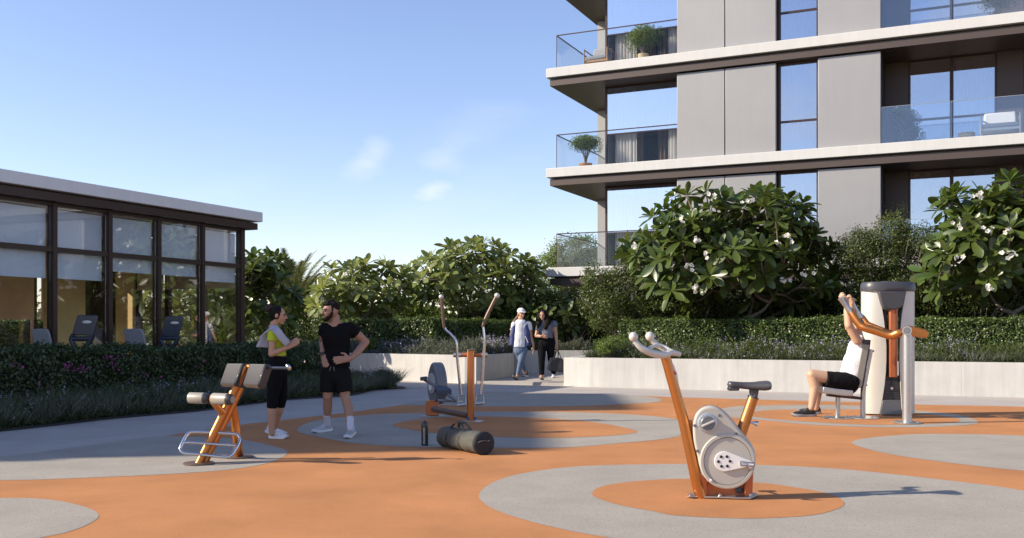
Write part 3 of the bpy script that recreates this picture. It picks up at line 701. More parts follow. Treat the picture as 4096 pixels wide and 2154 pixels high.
# ================================================================== PLANTS
GOLD = math.pi*(3-math.sqrt(5))
def broad_leaf_mesh():
    """obovate leaf, folded along the midrib, unit length along x"""
    prof = [(0, .02), (.15, .07), (.38, .155), (.62, .205), (.82, .165), (.95, .08), (1.0, .0)]
    vs, fs = [], []
    for x, w in prof:
        dz = -.10*x*x
        vs += [(x, -w, dz+.25*w), (x, 0, dz), (x, w, dz+.25*w)]
    for i in range(len(prof)-1):
        a = 3*i; fs += [(a, a+1, a+4, a+3), (a+1, a+2, a+5, a+4)]
    return vs, fs
LV, LF = broad_leaf_mesh()
LVn = np.array(LV)
def leaf_data(m):
    me = bpy.data.meshes.new('leaf'); me.from_pydata(LV, [], LF); me.materials.append(M[m]); me.shade_smooth(); return me
LEAF = {k: leaf_data(k) for k in ('leaf', 'leaf2')}
def joined_leaves(name, mats, m, parent):
    o0 = np.array(root_loc(parent)); nv = len(LV); V = []
    T = np.array([[list(r) for r in q] for q in mats])
    P = np.einsum('nij,vj->nvi', T[:, :3, :3], LVn)+T[:, None, :3, 3]-0*o0
    N = len(mats); co = P.reshape(-1, 3)
    fs = np.array(LF); F = (fs[None]+np.arange(N)[:, None, None]*nv).reshape(-1, 4)
    me = bpy.data.meshes.new(name); me.vertices.add(len(co)); me.vertices.foreach_set('co', co.astype(np.float32).ravel())
    me.loops.add(F.size); me.loops.foreach_set('vertex_index', F.astype(np.int32).ravel())
    me.polygons.add(len(F)); me.polygons.foreach_set('loop_start', np.arange(0, F.size, 4, dtype=np.int32))
    me.update(calc_edges=True); me.validate(); me.shade_smooth()
    o = link_mesh(name, me, m, parent); o['kind'] = 'stuff'; return o
def broad_tree(label, base, crown, rad, n_ros, m, L=(.36, .55), trunk_r=.11, flowers=(), n_single=290, seed=1, group='broad leaved frangipani trees', droop=.25, fork=.5):
    """frangipani: forked limbs, each tip carrying a rosette of large leaves; crown = centre, rad = three radii"""
    rg = random.Random(seed); base = Vector(base); crown = Vector(crown)
    t = thing('frangipani_tree', label, 'tree', base, group)
    tips = []; i = 0; tries = 0
    gap = (rad[0]*rad[1]*rad[2])**(1/3)*2.15/n_ros**(1/2.2)
    while len(tips) < n_ros and tries < 6000:
        tries += 1
        d = Vector((rg.gauss(0, 1), rg.gauss(0, 1), rg.gauss(.15, 1))).normalized()
        if d.z < -.75: continue
        k = rg.random()**.33
        k = .55+.45*k if rg.random() < .8 else .3+.4*rg.random()
        bump = 1+.13*math.sin(5*d.x+seed)*math.cos(4*d.z+seed*2)
        p = crown+Vector((d.x*rad[0], d.y*rad[1], d.z*rad[2]))*k*bump
        if any((p-q[0]).length < gap*(.52+.4*rg.random()) for q in tips): continue
        tips.append((p, d))
    # limbs
    fz = base+(crown-base)*fork*.6; fz.z = base.z+(crown.z-rad[2]-base.z)*.9+.15 if crown.z-rad[2] > base.z+.3 else base.z+.35
    nodes = [(fz, 3.0)]
    trunk = MB(); trunk.tube(spline([base-Vector((0, 0, .1)), base.lerp(fz, .5)+Vector((.04, 0, 0)), fz], 4), [trunk_r*1.25]+[trunk_r*1.05]*4+[trunk_r]*4, 8)
    limbs = MB()
    order = sorted(tips, key=lambda q: (q[0]-fz).length)
    for p, d in order:
        dist = (p-fz).length
        cand = [q for q in nodes if (q[0]-fz).length < dist*.8] or [nodes[0]]
        q = min(cand, key=lambda q: (q[0]-p).length+.25*(q[0]-fz).length)
        a = q[0]; seg = p-a
        mid = a+seg*.5+Vector((seg.x*.06, seg.y*.06, -abs(seg.length)*.10+rg.uniform(-.05, .05)))
        P = spline([a, mid, p], 3); n = len(P)
        r0 = min(trunk_r*.62, .018+.028*(dist and (p-a).length))*q[1]**.3
        limbs.tube(P, [r0+(.013-r0)*j/(n-1) for j in range(n)], 6)
        for j, w in enumerate(P[1:]): nodes.append((w, max(.4, q[1]*.7)))
    trunk.build('trunk', 'bark', t, smooth=60)
    lo = limbs.build('limbs', 'bark', t, smooth=60)
    mats = []
    for p, d in tips:
        ax = (d*.8+Vector((0, 0, .75))+Vector((rg.gauss(0, .25), rg.gauss(0, .25), 0))).normalized()
        q = ax.to_track_quat('Z', 'Y'); n = rg.randint(10, 14); ph0 = rg.random()*6; LL = rg.uniform(*L)
        for j in range(n):
            th = R_(22+72*((j+1)/n)**.9+rg.uniform(-8, 8)); ph = ph0+j*GOLD
            dr = q @ Vector((math.sin(th)*math.cos(ph), math.sin(th)*math.sin(ph), math.cos(th)))
            dr = (dr+Vector((0, 0, -droop*(j/n)))).normalized()
            up = (ax-dr*ax.dot(dr)); up = up.normalized() if up.length > .05 else dr.orthogonal()
            up = Quaternion(dr, rg.uniform(-.5, .5)) @ up
            y = up.cross(dr); s = LL*rg.uniform(.75, 1.1)*(.72+.28*j/n); w = s*rg.uniform(.85, 1.15)
            m4 = Matrix(((dr.x*s, y.x*w, up.x*s, 0), (dr.y*s, y.y*w, up.y*s, 0), (dr.z*s, y.z*w, up.z*s, 0), (0, 0, 0, 1)))
            m4.translation = p+dr*.03-base
            mats.append((m4, (p.y+dr.y*s)-.35*abs(dr.y*0)+.0))
    mats.sort(key=lambda q: q[1])
    near = mats[:int(n_single*1.0)]; rest = mats[n_single:]
    for m4, _ in near:
        o = bpy.data.objects.new('leaf', LEAF[m]); COL.objects.link(o); o.parent = t; o.matrix_basis = m4
    if rest: joined_leaves('leaves', [q[0] for q in rest], m, t)
    for fp in flowers:
        vs = MB()
        fp = Vector(fp)
        for _ in range(rg.randint(3, 6)):
            c = fp+Vector((rg.gauss(0, .07), rg.gauss(0, .04), rg.gauss(0, .045))); ax = Vector((rg.gauss(0, .6), -1, rg.gauss(.3, .6))).normalized(); q = ax.to_track_quat('Z', 'Y')
            for k in range(5):
                a0 = 2*math.pi*k/5; f = lambda r, a, h: c+q @ Vector((r*math.cos(a), r*math.sin(a), h))
                vs.add([f(.004, a0, 0), f(.042, a0-.62, .014), f(.058, a0, .02), f(.042, a0+.62, .010)], [(0, 1, 2, 3)])
        vs.build('flower_cluster', 'petal', t)['kind'] = 'stuff'
    return t
def lobes_foliage(name, lobes, n, size, m, parent, rg, shell=.45, kind='stuff', aspect=.5, jit=.8, sprigs=0):
    """small leaves spread through a set of ellipsoidal clumps given as (centre, radii)"""
    vol = np.array([l[1][0]*l[1][2] for l in lobes]); idx = rg.choice(len(lobes), n, p=vol/vol.sum())
    C0 = np.array([l[0] for l in lobes])[idx]; R0 = np.array([l[1] for l in lobes])[idx]
    d = unit(rg.normal(size=(n, 3))); k = (shell+(1-shell)*rg.random((n, 1))**.6)
    # clumpy: pull towards a few twig centres
    tw = unit(rg.normal(size=(len(lobes), 26, 3)))*(.55+.5*rg.random((len(lobes), 26, 1)))
    pick = tw[idx, rg.integers(0, 26, n)]
    dd = np.where(rg.random((n, 1)) < .72, pick+rg.normal(size=(n, 3))*.17, d*k)
    C = C0+dd*R0
    return quads_mesh(name, leaf_quads(C, dd+np.array([0, 0, .3]), size*(.6+.8*rg.random(n)), aspect, jit, rg), m, parent, kind=kind)
def shrub(label, base, lobes, n, size, m, seed, twigs=26, cat='shrub', group='loose shrubs behind the hedges', trunkr=.05):
    rg = np.random.default_rng(seed); r2 = random.Random(seed); base = Vector(base)
    t = thing('shrub', label, cat, base, group)
    mb = MB()
    for i in range(twigs):
        c, r = lobes[r2.randrange(len(lobes))]; d = Vector((r2.gauss(0, 1), r2.gauss(0, 1), r2.gauss(.4, 1))).normalized()
        tip = Vector(c)+Vector((d.x*r[0], d.y*r[1], d.z*r[2]))*r2.uniform(.8, 1.12)
        m1 = base.lerp(tip, .45)+Vector((r2.gauss(0, .1), r2.gauss(0, .1), .1))
        P = spline([base+Vector((r2.gauss(0, .05), r2.gauss(0, .05), 0)), m1, tip], 4); mb.tube(P, [trunkr*(1-.88*j/(len(P)-1)) for j in range(len(P))], 5)
    mb.build('branches', 'bark', t, smooth=60)
    lobes_foliage('foliage', lobes, n, size, m, t, rg)
    # dark inner mass so that a dense crown does not show daylight everywhere
    return t
def hedge(label, path, top, width, n, size, m, seed, z0=0.0, group='clipped hedges', lumps=.09, sides=('f', 't'), cat='hedge'):
    """clipped hedge along a path (front face line); leaves on front, top, back and ends over a solid near-black box"""
    rg = np.random.default_rng(seed); P = [Vector((x, y, 0)) for x, y in path]
    t = thing('hedge', label, cat, P[0]+Vector((0, 0, z0)), group)
    L = [0]
    for a, b in zip(P, P[1:]): L.append(L[-1]+(b-a).length)
    tot = L[-1]; Pa = np.array([list(p) for p in P]); La = np.array(L)
    def at(s): return np.stack([np.interp(s, La, Pa[:, 0]), np.interp(s, La, Pa[:, 1]), np.zeros_like(s)], -1)
    def nr(s):
        d = unit(at(np.minimum(s+.05, tot))-at(np.maximum(s-.05, 0))); return np.stack([-d[:, 1], d[:, 0], 0*d[:, 0]], -1)   # away from the camera side
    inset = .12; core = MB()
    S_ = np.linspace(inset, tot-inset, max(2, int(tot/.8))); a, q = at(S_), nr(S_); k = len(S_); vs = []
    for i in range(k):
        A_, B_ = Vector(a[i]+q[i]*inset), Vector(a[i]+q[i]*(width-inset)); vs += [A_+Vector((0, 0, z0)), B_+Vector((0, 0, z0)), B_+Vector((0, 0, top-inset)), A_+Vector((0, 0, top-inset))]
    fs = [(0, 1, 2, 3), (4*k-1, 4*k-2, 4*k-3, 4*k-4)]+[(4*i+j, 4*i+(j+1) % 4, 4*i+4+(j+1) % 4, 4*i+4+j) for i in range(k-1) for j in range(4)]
    core.add(vs, fs).build('inner_core', 'core', t)
    h = top-z0
    def lump(s, w): return lumps*(np.sin(s*3.1+seed)*np.sin(w*4.3+seed*.7)+.6*np.sin(s*7.7+w*5.1)+.5*np.sin(s*1.3+2*seed))
    aF, aT, aB = tot*h, tot*width, tot*h*.35
    nf, nt = int(n*aF/(aF+aT+aB)), int(n*aT/(aF+aT+aB)); nb_ = n-nf-nt
    out_ = []
    s = rg.random(nf)*tot; w = z0+rg.random(nf)*h; q = nr(s); off = lump(s, w)*.6+rg.random(nf)*.14-.04
    C = at(s)+q*off[:, None]; C[:, 2] = w; out_.append((C, -q+np.array([0, 0, .35])))
    s = rg.random(nt)*tot; w = rg.random(nt)*width; q = nr(s); C = at(s)+q*w[:, None]; C[:, 2] = top+lump(s, w)*.6-rg.random(nt)*.1+.05*(rg.random(nt) > .93); out_.append((C, np.tile([0, 0, 1.0], (nt, 1))))
    s = rg.random(nb_)*tot; w = z0+rg.random(nb_)*h; q = nr(s); C = at(s)+q*(width-rg.random(nb_)*.1)[:, None]; C[:, 2] = w
    ends = rg.random(nb_) < .35; e = rg.random(nb_) < .5; s2 = np.where(e, -.02+rg.random(nb_)*.1, tot+.02-rg.random(nb_)*.1); q2 = nr(np.clip(s2, 0, tot)); C2 = at(np.clip(s2, 0, tot))+q2*(rg.random(nb_)*width)[:, None]; C2[:, 2] = w
    C = np.where(ends[:, None], C2, C); out_.append((C, rg.normal(size=(nb_, 3))))
    C = np.concatenate([o[0] for o in out_]); Nn = np.concatenate([o[1] for o in out_])
    quads_mesh('foliage', leaf_quads(C, Nn, size*(.6+.8*rg.random(len(C))), .6, .75, rg), m, t, kind='stuff')
    return t, at, nr, tot
def blooms(parent, at, nr, tot, spots, m, top, rgx, off=-.06):
    for (s, z, n, r) in spots:
        s = np.full(n, s)+rgx.normal(size=n)*r; zz = z+rgx.normal(size=n)*r*.6
        C = at(np.clip(s, 0, tot))+nr(np.clip(s, 0, tot))*(off+rgx.normal(size=n)*.02)[:, None]; C[:, 2] = zz
        quads_mesh('blossom', leaf_quads(C, -nr(np.clip(s, 0, tot)), .045*(.7+.6*rgx.random(n)), .8, .8, rgx), m, parent)
def cover(name, label, region, z, n, hgt, m, seed, wid=.012, flower=None, nf=0, lean=.35, cat=None, fsize=.03):
    """ground cover: many thin blades rooted inside a strip given as (front path, back path)"""
    rg = np.random.default_rng(seed); F_, B_ = [np.array(x, float) for x in region]
    def samp(k):
        t_ = rg.random(k)*(len(F_)-1); i = np.minimum(t_.astype(int), len(F_)-2); f = (t_-i)[:, None]
        a = F_[i]*(1-f)+F_[i+1]*f; b = B_[i]*(1-f)+B_[i+1]*f; w = rg.random((k, 1)); return a*(1-w)+b*w
    p = samp(n); clump = np.sin(p[:, 0]*5.1+seed)*np.sin(p[:, 1]*4.3)+.6*np.sin(p[:, 0]*11+p[:, 1]*9)
    h = hgt*(.55+.5*rg.random(n))*(1+.28*clump)
    base = np.stack([p[:, 0], p[:, 1], np.full(n, z)], -1); up = rg.random((n, 1))**.7
    dirv = np.stack([rg.normal(size=n)*lean, rg.normal(size=n)*lean, np.ones(n)], -1)
    tip = base+dirv*h[:, None]; side = unit(np.cross(dirv, rg.normal(size=(n, 3))))*wid
    mid = base+dirv*h[:, None]*.55+rg.normal(size=(n, 3))*.01
    st = base+dirv*h[:, None]*(up*.5)
    V = np.stack([st, mid+side, tip, mid-side], 1)
    o = quads_mesh(name, V, m, origin=(float(p[:, 0].mean()), float(p[:, 1].mean()), z), kind='stuff'); tag(o, label, cat)
    if flower:
        i = rg.integers(0, n, nf); C = tip[i]+rg.normal(size=(nf, 3))*.02
        # flowers gather in drifts
        keep = np.sin(C[:, 0]*2.1+seed)+np.sin(C[:, 1]*1.7+seed*2) > -.35; C = C[keep]
        f = quads_mesh('flowers', leaf_quads(C, np.tile([0, -.5, 1.0], (len(C), 1)), fsize*(.6+.8*rg.random(len(C))), .9, .8, rg), flower, o, kind='stuff')
    return o

def herbs(name, label, region, z, n, hgt, m, seed, size=.028, flower=None, nf=0, cat='ground cover', fsize=.02, freq=3.2):
    """low mounds of small leafed herbs: leaf sized faces filling an uneven height field, sprigs standing out of it"""
    rg = np.random.default_rng(seed); F_, B_ = [np.array(x, float) for x in region]
    seg = np.linalg.norm(np.diff((F_+B_)/2, axis=0), axis=1)*np.linalg.norm(((F_-B_)[1:]+(F_-B_)[:-1])/2, axis=1); pr = seg/seg.sum()
    def samp(k):
        i = rg.choice(len(seg), k, p=pr); f = rg.random((k, 1)); a = F_[i]*(1-f)+F_[i+1]*f; b = B_[i]*(1-f)+B_[i+1]*f; w = rg.random((k, 1)); return a*(1-w)+b*w, w[:, 0]
    def hf(p):
        x, y = p[:, 0]*freq+seed, p[:, 1]*freq
        return hgt*(.62+.22*np.sin(x*1.0)*np.cos(y*1.3)+.16*np.sin(x*2.7+y*1.9)+.10*np.sin(x*6.1-y*4.7))
    p, w = samp(n); h = hf(p)*np.minimum(1, .35+w*4); u = 1-rg.random(n)**2.2*.9
    C = np.stack([p[:, 0], p[:, 1], z+h*u+rg.normal(size=n)*.012], -1)
    o = quads_mesh(name, leaf_quads(C, np.tile([.0, -.3, .9], (n, 1)), size*(.6+.9*rg.random(n)), .42, 1.1, rg), m, origin=(float(p[:, 0].mean()), float(p[:, 1].mean()), z), kind='stuff'); tag(o, label, cat)
    # sprigs: fine upright stems in groups
    k = n//7; p, w = samp(k); h = hf(p)*np.minimum(1, .35+w*4)
    b = np.stack([p[:, 0], p[:, 1], z+h*.4], -1); d = np.stack([rg.normal(size=k)*.35, rg.normal(size=k)*.35, np.ones(k)], -1); ln = (h*.75*(.4+rg.random(k)))[:, None]
    tip = b+d*ln; sd = unit(np.cross(d, rg.normal(size=(k, 3))))*.0045
    quads_mesh('stems', np.stack([b-sd, b+sd, tip+sd*.5, tip-sd*.5], 1), m, o, kind='stuff')
    if flower:
        c0 = tip[rg.integers(0, k, nf)]; keep = np.sin(c0[:, 0]*1.9+seed)+np.sin(c0[:, 1]*1.5+seed*2) > -.2; c0 = c0[keep]
        c0 = np.repeat(c0, 4, 0)+rg.normal(size=(len(c0)*4, 3))*np.array([.012, .012, .03])
        quads_mesh('flowers', leaf_quads(c0, np.tile([0, -.6, 1.0], (len(c0), 1)), fsize*(.5+.9*rg.random(len(c0))), .9, .8, rg), flower, o, kind='stuff')
    return o
# --- hedges
HL = [(-12.4, 2.3), (-9.95, 8.4), (-7.62, 14.2), (-5.95, 18.4), (-4.72, 21.5)]
HL = [(x, y) for x, y in HL]
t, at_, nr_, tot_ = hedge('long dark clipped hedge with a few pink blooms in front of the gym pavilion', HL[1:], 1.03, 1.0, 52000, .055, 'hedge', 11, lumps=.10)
rb = np.random.default_rng(5)
# pink blooms placed where the photograph shows them
zz1 = Z(0, 1400, 1400, 2516)
def blossoms(spots, m, parent, zf, plane, n=11, r=.06, size=.038):
    for (x, y, k) in spots:
        u, v = zf.uv(x, y); kx = (u-U0)/FL
        (x0, y0), (x1, y1) = plane; s_ = (kx*y0-x0)/((x1-x0)-kx*(y1-y0)); d = y0+s_*(y1-y0); c = np.array(A(u, v, d-.10))
        C = c+rb.normal(size=(int(n*k), 3))*r*k**.5*np.array([1, .35, .6])
        quads_mesh('blossom', leaf_quads(C, np.tile([.3, -1, .3], (len(C), 1)), size*(.7+.5*rb.random(len(C))), .8, .7, rb), m, parent)
blossoms([(120, 105, .8), (505, 115, 1.2), (520, 148, .6), (600, 125, 1.0), (600, 150, .8), (788, 60, 1.3), (788, 105, .7), (1440, 75, .9), (1048, 180, .4), (1410, 125, .5), (850, 140, .4), (270, 250, .4), (350, 275, .4), (1145, 200, .3)], 'pink', t, zz1, (HL[2], HL[4]))
# loose foliage end of the left hedge
shrub('dark rounded shrub closing the right end of the long left hedge', (-4.55, 22.1, 0), [((-4.45, 22.0, .62), (.62, .7, .5)), ((-4.2, 22.2, .35), (.55, .6, .38)), ((-4.9, 22.6, .7), (.6, .6, .4))], 9000, .06, 'hedge', 21, 14, group='loose shrubs along the left bed')
shrub('small feathery bush at the tip of the left planting bed', (-2.95, 23.0, 0), [((-2.95, 22.95, .22), (.30, .3, .22))], 2600, .045, 'hedge', 22, 24, group='loose shrubs along the left bed', trunkr=.01)
hedge('loose green hedge behind the gym pavilion', [(-19.5, 14.0), (-15.5, 21.0), (-12.2, 27.5)], 1.7, .9, 12000, .08, 'hedge2', 16, group='clipped hedges', lumps=.2)
# strips of herbs along the left walk
Fp = [G(-160, 1106), G(0, 1085), G(140, 1070), G(280, 1053.5), G(490, 1035.5), G(595, 1022), G(721, 1006.5), G(880, 995), G(949, 983), G(1000, 979)]
Fp = [(p.x-.005, p.y) for p in Fp]
Bk = [(-9.3, 10.4), (-7.9, 13.6), (-7.2, 15.2), (-6.5, 17.0), (-5.9, 18.6), (-5.3, 20.0), (-4.7, 21.3), (-4.1, 22.6), (-3.6, 23.3), (-3.0, 23.6)]
herbs('herb_border', 'low dark herbs with lilac flowers between the walk and the left hedge', (Fp, Bk), .02, 120000, .40, 'grass', 31, .034, 'lav', 1900, fsize=.02)
cover('grass_border', 'fine dark grass tufts filling the left bed', (Fp, Bk), .02, 30000, .36, 'grass2', 32, .005, cat='ground cover', lean=.5)

# --- rear planter, left of the passage
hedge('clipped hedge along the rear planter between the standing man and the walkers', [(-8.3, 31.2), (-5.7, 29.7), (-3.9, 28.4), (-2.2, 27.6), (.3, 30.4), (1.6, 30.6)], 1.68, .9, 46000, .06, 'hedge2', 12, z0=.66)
herbs('lavender_border', 'lavender and fine herbs along the top of the curved planter wall', ([(-6.9, 29.75), (-5.2, 28.6), (-3.1, 27.1), (-2.0, 26.2), (-1.05, 25.4), (-.3, 27.6), (0.0, 29.9), (2.6, 30.0)], [(-7.4, 30.6), (-5.6, 29.7), (-3.7, 28.5), (-2.3, 27.7), (-.9, 28.0), (.0, 29.6), (.2, 30.5), (2.8, 30.6)]), .66, 60000, .46, 'grass2', 33, .04, 'lav', 1800, fsize=.026)
# --- right planter
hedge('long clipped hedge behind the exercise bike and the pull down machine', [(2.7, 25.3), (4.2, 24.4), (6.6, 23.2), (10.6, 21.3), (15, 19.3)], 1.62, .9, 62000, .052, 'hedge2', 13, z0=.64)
herbs('lavender_border', 'low herbs and small lilac flowers along the long right planter wall', ([(1.75, 24.25), (3.6, 23.15), (6.35, 21.85), (8.3, 20.95), (10.2, 20.15), (13, 18.9)], [(2.6, 25.3), (4.1, 24.4), (6.6, 23.15), (8.6, 22.2), (10.6, 21.2), (13.2, 19.9)]), .64, 100000, .44, 'small', 34, .034, 'lav', 2400, fsize=.022)
cover('grass_border', 'green tufts along the right planter', ([(1.75, 24.25), (3.6, 23.15), (6.35, 21.85), (8.3, 20.95), (10.2, 20.15), (13, 18.9)], [(2.6, 25.3), (4.1, 24.4), (6.6, 23.15), (8.6, 22.2), (10.6, 21.2), (13.2, 19.9)]), .64, 16000, .30, 'grass2', 35, .006, cat='ground cover', lean=.5)

hedge('tall dark clipped screen of greenery behind the largest frangipani', [(3.6, 27.6), (6.6, 25.9), (10.4, 24.0), (15.5, 21.6)], 2.45, .9, 36000, .075, 'hedge', 14, z0=.64, group='clipped hedges', lumps=.22)
hedge('dark screen of greenery behind the pale leaved frangipanis', [(-11.5, 35.5), (-6.5, 34.0), (-1.0, 33.4), (4.2, 33.0)], 2.1, .9, 30000, .085, 'hedge2', 15, z0=.66, group='clipped hedges', lumps=.22)
# --- frangipani trees
zt = Z(2300, 700, 1200, 2032); zr = Z(3200, 700, 896, 1518)
c = A(1845, 640, 24.6)
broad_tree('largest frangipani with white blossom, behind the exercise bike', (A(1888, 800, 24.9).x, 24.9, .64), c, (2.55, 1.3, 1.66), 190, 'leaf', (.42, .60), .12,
           flowers=[zt(x, y, 23.35) for x, y in ((745, 300), (870, 540), (775, 615), (1165, 170), (1390, 480), (1415, 715), (405, 490), (830, 450), (940, 140), (1570, 665), (825, 770), (1440, 430))], n_single=298, seed=4)
c = A(2520, 625, 22.2)
broad_tree('frangipani at the right edge with many white blossoms and a bare pale branch', (A(2560, 810, 22.4).x, 22.4, .64), c, (1.70, 1.1, 1.50), 110, 'leaf', (.42, .62), .10,
           flowers=[zr(x, y, 21.0) for x, y in ((1265, 360), (1080, 570), (1285, 755), (1415, 545), (1205, 150), (1075, 325), (1420, 400))], n_single=298, seed=9)
c = A(1190, 705, 31.3)
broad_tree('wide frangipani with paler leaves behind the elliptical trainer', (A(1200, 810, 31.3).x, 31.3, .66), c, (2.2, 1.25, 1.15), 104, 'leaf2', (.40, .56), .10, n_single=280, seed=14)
c = A(905, 735, 30.6)
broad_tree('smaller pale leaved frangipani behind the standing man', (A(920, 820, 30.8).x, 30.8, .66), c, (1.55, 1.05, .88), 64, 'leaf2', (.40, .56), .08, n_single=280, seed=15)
c = A(640, 770, 27.5)
broad_tree('frangipani right beside the far end of the gym pavilion', (A(640, 880, 27.5).x, 27.5, 0), c, (1.15, 1.1, 1.50), 74, 'leaf', (.40, .56), .08, n_single=240, seed=16)
c = A(455, 800, 29.0)
broad_tree('frangipani seen through the right panes of the gym pavilion', (A(455, 890, 29).x, 29.0, 0), c, (1.9, 1.1, .95), 56, 'leaf2', (.36, .52), .08, n_single=200, seed=17)
c = A(1395, 800, 30.8)
broad_tree('low dark frangipani in the shade behind the two walkers', (A(1400, 850, 31.0).x, 31.0, .66), c, (.85, .7, .55), 16, 'leaf', (.36, .5), .05, n_single=150, seed=18)

# --- loose shrubs
def LB(*a): return [((A(u, v, d)[:]), (ru/FL*d, rd, rv/FL*d)) for (u, v, d, ru, rd, rv) in a]
shrub('loose dark shrub left of the largest frangipani, beneath the corner balcony', (A(1590, 820, 26.4).x, 26.4, .64), LB((1580, 735, 26.4, 85, .9, 75), (1520, 770, 26.3, 60, .8, 60), (1640, 690, 26.6, 60, .8, 70), (1600, 640, 26.8, 45, .6, 40), (1500, 700, 26.6, 35, .6, 35)), 26000, .06, 'small', 41)
shrub('wispy shrub standing between the two blossoming frangipanis', (A(2210, 810, 24.0).x, 24.0, .64), LB((2200, 660, 24.2, 95, .9, 85), (2240, 590, 24.2, 55, .6, 60), (2150, 640, 24.0, 60, .7, 60), (2290, 610, 24.0, 45, .6, 50), (2270, 720, 24.0, 80, .8, 70), (2180, 760, 24.0, 80, .8, 60), (2340, 620, 23.8, 40, .5, 50)), 40000, .052, 'small', 42, 40)
shrub('small sunlit tree beyond the lowest corner balcony', (A(1440, 810, 40).x, 40.0, 0), LB((1430, 645, 40, 62, 1.0, 42), (1470, 625, 40, 45, 1.0, 32), (1395, 660, 40, 42, 1.0, 26), (1490, 655, 40, 40, 1.0, 40), (1440, 700, 40, 80, 1.0, 50)), 17000, .085, 'small2', 43, cat='tree')
shrub('dappled shrub hanging below the white slab corner, behind the walkers', (A(1430, 840, 32.6).x, 31.6, .66), LB((1400, 765, 31.4, 60, .7, 34), (1470, 768, 31.2, 55, .7, 32), (1440, 790, 31, 95, .8, 55), (1335, 790, 31, 60, .7, 50), (1290, 770, 31.6, 60, .7, 50)), 22000, .065, 'small', 44)
shrub('dark thicket under the largest frangipani', (A(1760, 810, 26.2).x, 26.2, .64), LB((1700, 760, 26.2, 110, .7, 50), (1850, 750, 26.2, 120, .7, 60), (1990, 750, 26.2, 110, .7, 60), (2080, 720, 26.0, 70, .6, 60)), 22000, .055, 'small', 45)
shrub('dark thicket under the right edge frangipani', (A(2450, 810, 23.8).x, 23.8, .64), LB((2400, 740, 23.8, 110, .7, 60), (2540, 740, 23.6, 110, .7, 60)), 13000, .055, 'small', 46)
shrub('green shrub filling the gap beneath the wide pale frangipani', (A(1150, 810, 33).x, 33.0, .66), LB((1100, 770, 33, 90, .7, 38), (1230, 765, 33, 90, .7, 40), (1010, 780, 33, 60, .7, 32), (1340, 740, 33, 60, .8, 60), (880, 790, 33, 80, .7, 30)), 20000, .07, 'small2', 47)
shrub('pale green bush on the wall top left of the standing man', (A(775, 865, 29.6).x, 29.6, .66), LB((775, 862, 29.6, 30, .35, 24), (935, 868, 28.0, 28, .3, 18)), 3800, .05, 'small2', 48, 10)
shrub('feathery grey green bush on the corner of the right planter wall', (A(1545, 878, 24.2).x, 24.2, .64), LB((1545, 868, 24.0, 46, .35, 24), (1520, 880, 23.9, 22, .3, 14)), 5200, .035, 'small2', 49, 20, trunkr=.01)
# a far belt of trees that closes the horizon
rgf = np.random.default_rng(77)
bl = []
for i in range(60):
    x = -70+i*3.0; d = 75+rgf.random()*20
    if -2 < x < 12: d += 10
    bl.append(((x, d, 1.2+rgf.random()*1.0), (2.4+rgf.random()*1.6, 2.0, 1.7+rgf.random()*1.2)))
tb = thing('tree_belt', 'distant belt of green treetops closing the horizon', 'trees', (0, 80, 0)); tb['kind'] = 'stuff'
lobes_foliage('foliage', bl, 30000, .42, 'small', tb, rgf)

# --- palms
def frond(base, az, elev, L, n, rg, m, parent, width=.42, curve=1.0):
    pts = []; p = Vector(base); el = elev; k = 12
    for i in range(k+1):
        pts.append(p.copy()); p = p+Vector((math.cos(az)*math.cos(el), math.sin(az)*math.cos(el), math.sin(el)))*(L/k); el -= curve*R_(5.2)*(.4+i/k)
    mb = MB(); mb.tube(pts, [.018*(1-.8*i/k) for i in range(k+1)], 5)
    for i in range(n):
        f = .12+.86*i/n; j = min(int(f*k), k-1); q = pts[j].lerp(pts[j+1], f*k-j); tdir = (pts[j+1]-pts[j]).normalized()
        for s_ in (-1, 1):
            sd = tdir.cross(Vector((0, 0, 1))).normalized()*s_; ln = width*math.sin(math.pi*min(1, f*.85+.12))**.6*rg.uniform(.8, 1.1)
            dr = (sd*.75+tdir*.75+Vector((0, 0, rg.uniform(-.05, .3)))).normalized(); tip = q+dr*ln-Vector((0, 0, .18*ln)); w = tdir*.022
            mb.add([q-w, q+w, tip], [(0, 1, 2)])
    return mb.build('frond', m, parent)
def palm(label, base, crown_z, nf, L, seed, el=(20, 85), group='feather palms beyond the rear hedge'):
    rg = random.Random(seed); t = thing('palm_tree', label, 'palm', base, group); b = Vector(base); top = Vector((b.x, b.y, crown_z))
    MB().tube([b, b.lerp(top, .5), top], [.16, .13, .12], 10).build('trunk', 'bark', t, smooth=60)
    for i in range(nf): frond(top+Vector((rg.uniform(-.1, .1), rg.uniform(-.1, .1), 0)), 2*math.pi*i/nf*1.0+rg.uniform(-.3, .3), R_(rg.uniform(*el)), L*rg.uniform(.8, 1.1), 64, rg, 'palm', t, .40, .8)
palm('feather palm with upright fronds behind the standing pair', (A(735, 800, 34).x, 34, .6), 1.9, 34, 2.4, 5, (48, 88))
palm('smaller feather palm beside the upright one, above the rear hedge', (A(705, 800, 36).x, 36, .6), 2.2, 18, 2.1, 6, (30, 85))
palm('low feather palm half hidden behind the pale frangipani', (A(800, 780, 35).x, 35, .6), 1.5, 12, 1.7, 7, (30, 80))
# --- picket fence
pfn = thing('picket_fence', 'brown picket fence under the palms behind the rear hedge', 'fence', (A(690, 800, 31.6).x, 31.6, .6))
x = A(676, 800, 31.6).x; x1_ = A(812, 800, 31.6).x
MB().box(((x+x1_)/2, 31.64, 1.86), (x1_-x, .04, .05)).build('rail', 'picket', pfn)
while x < x1_:
    MB().box((x, 31.6, 1.35), (.045, .025, 1.25)).build('picket', 'picket', pfn); x += .115

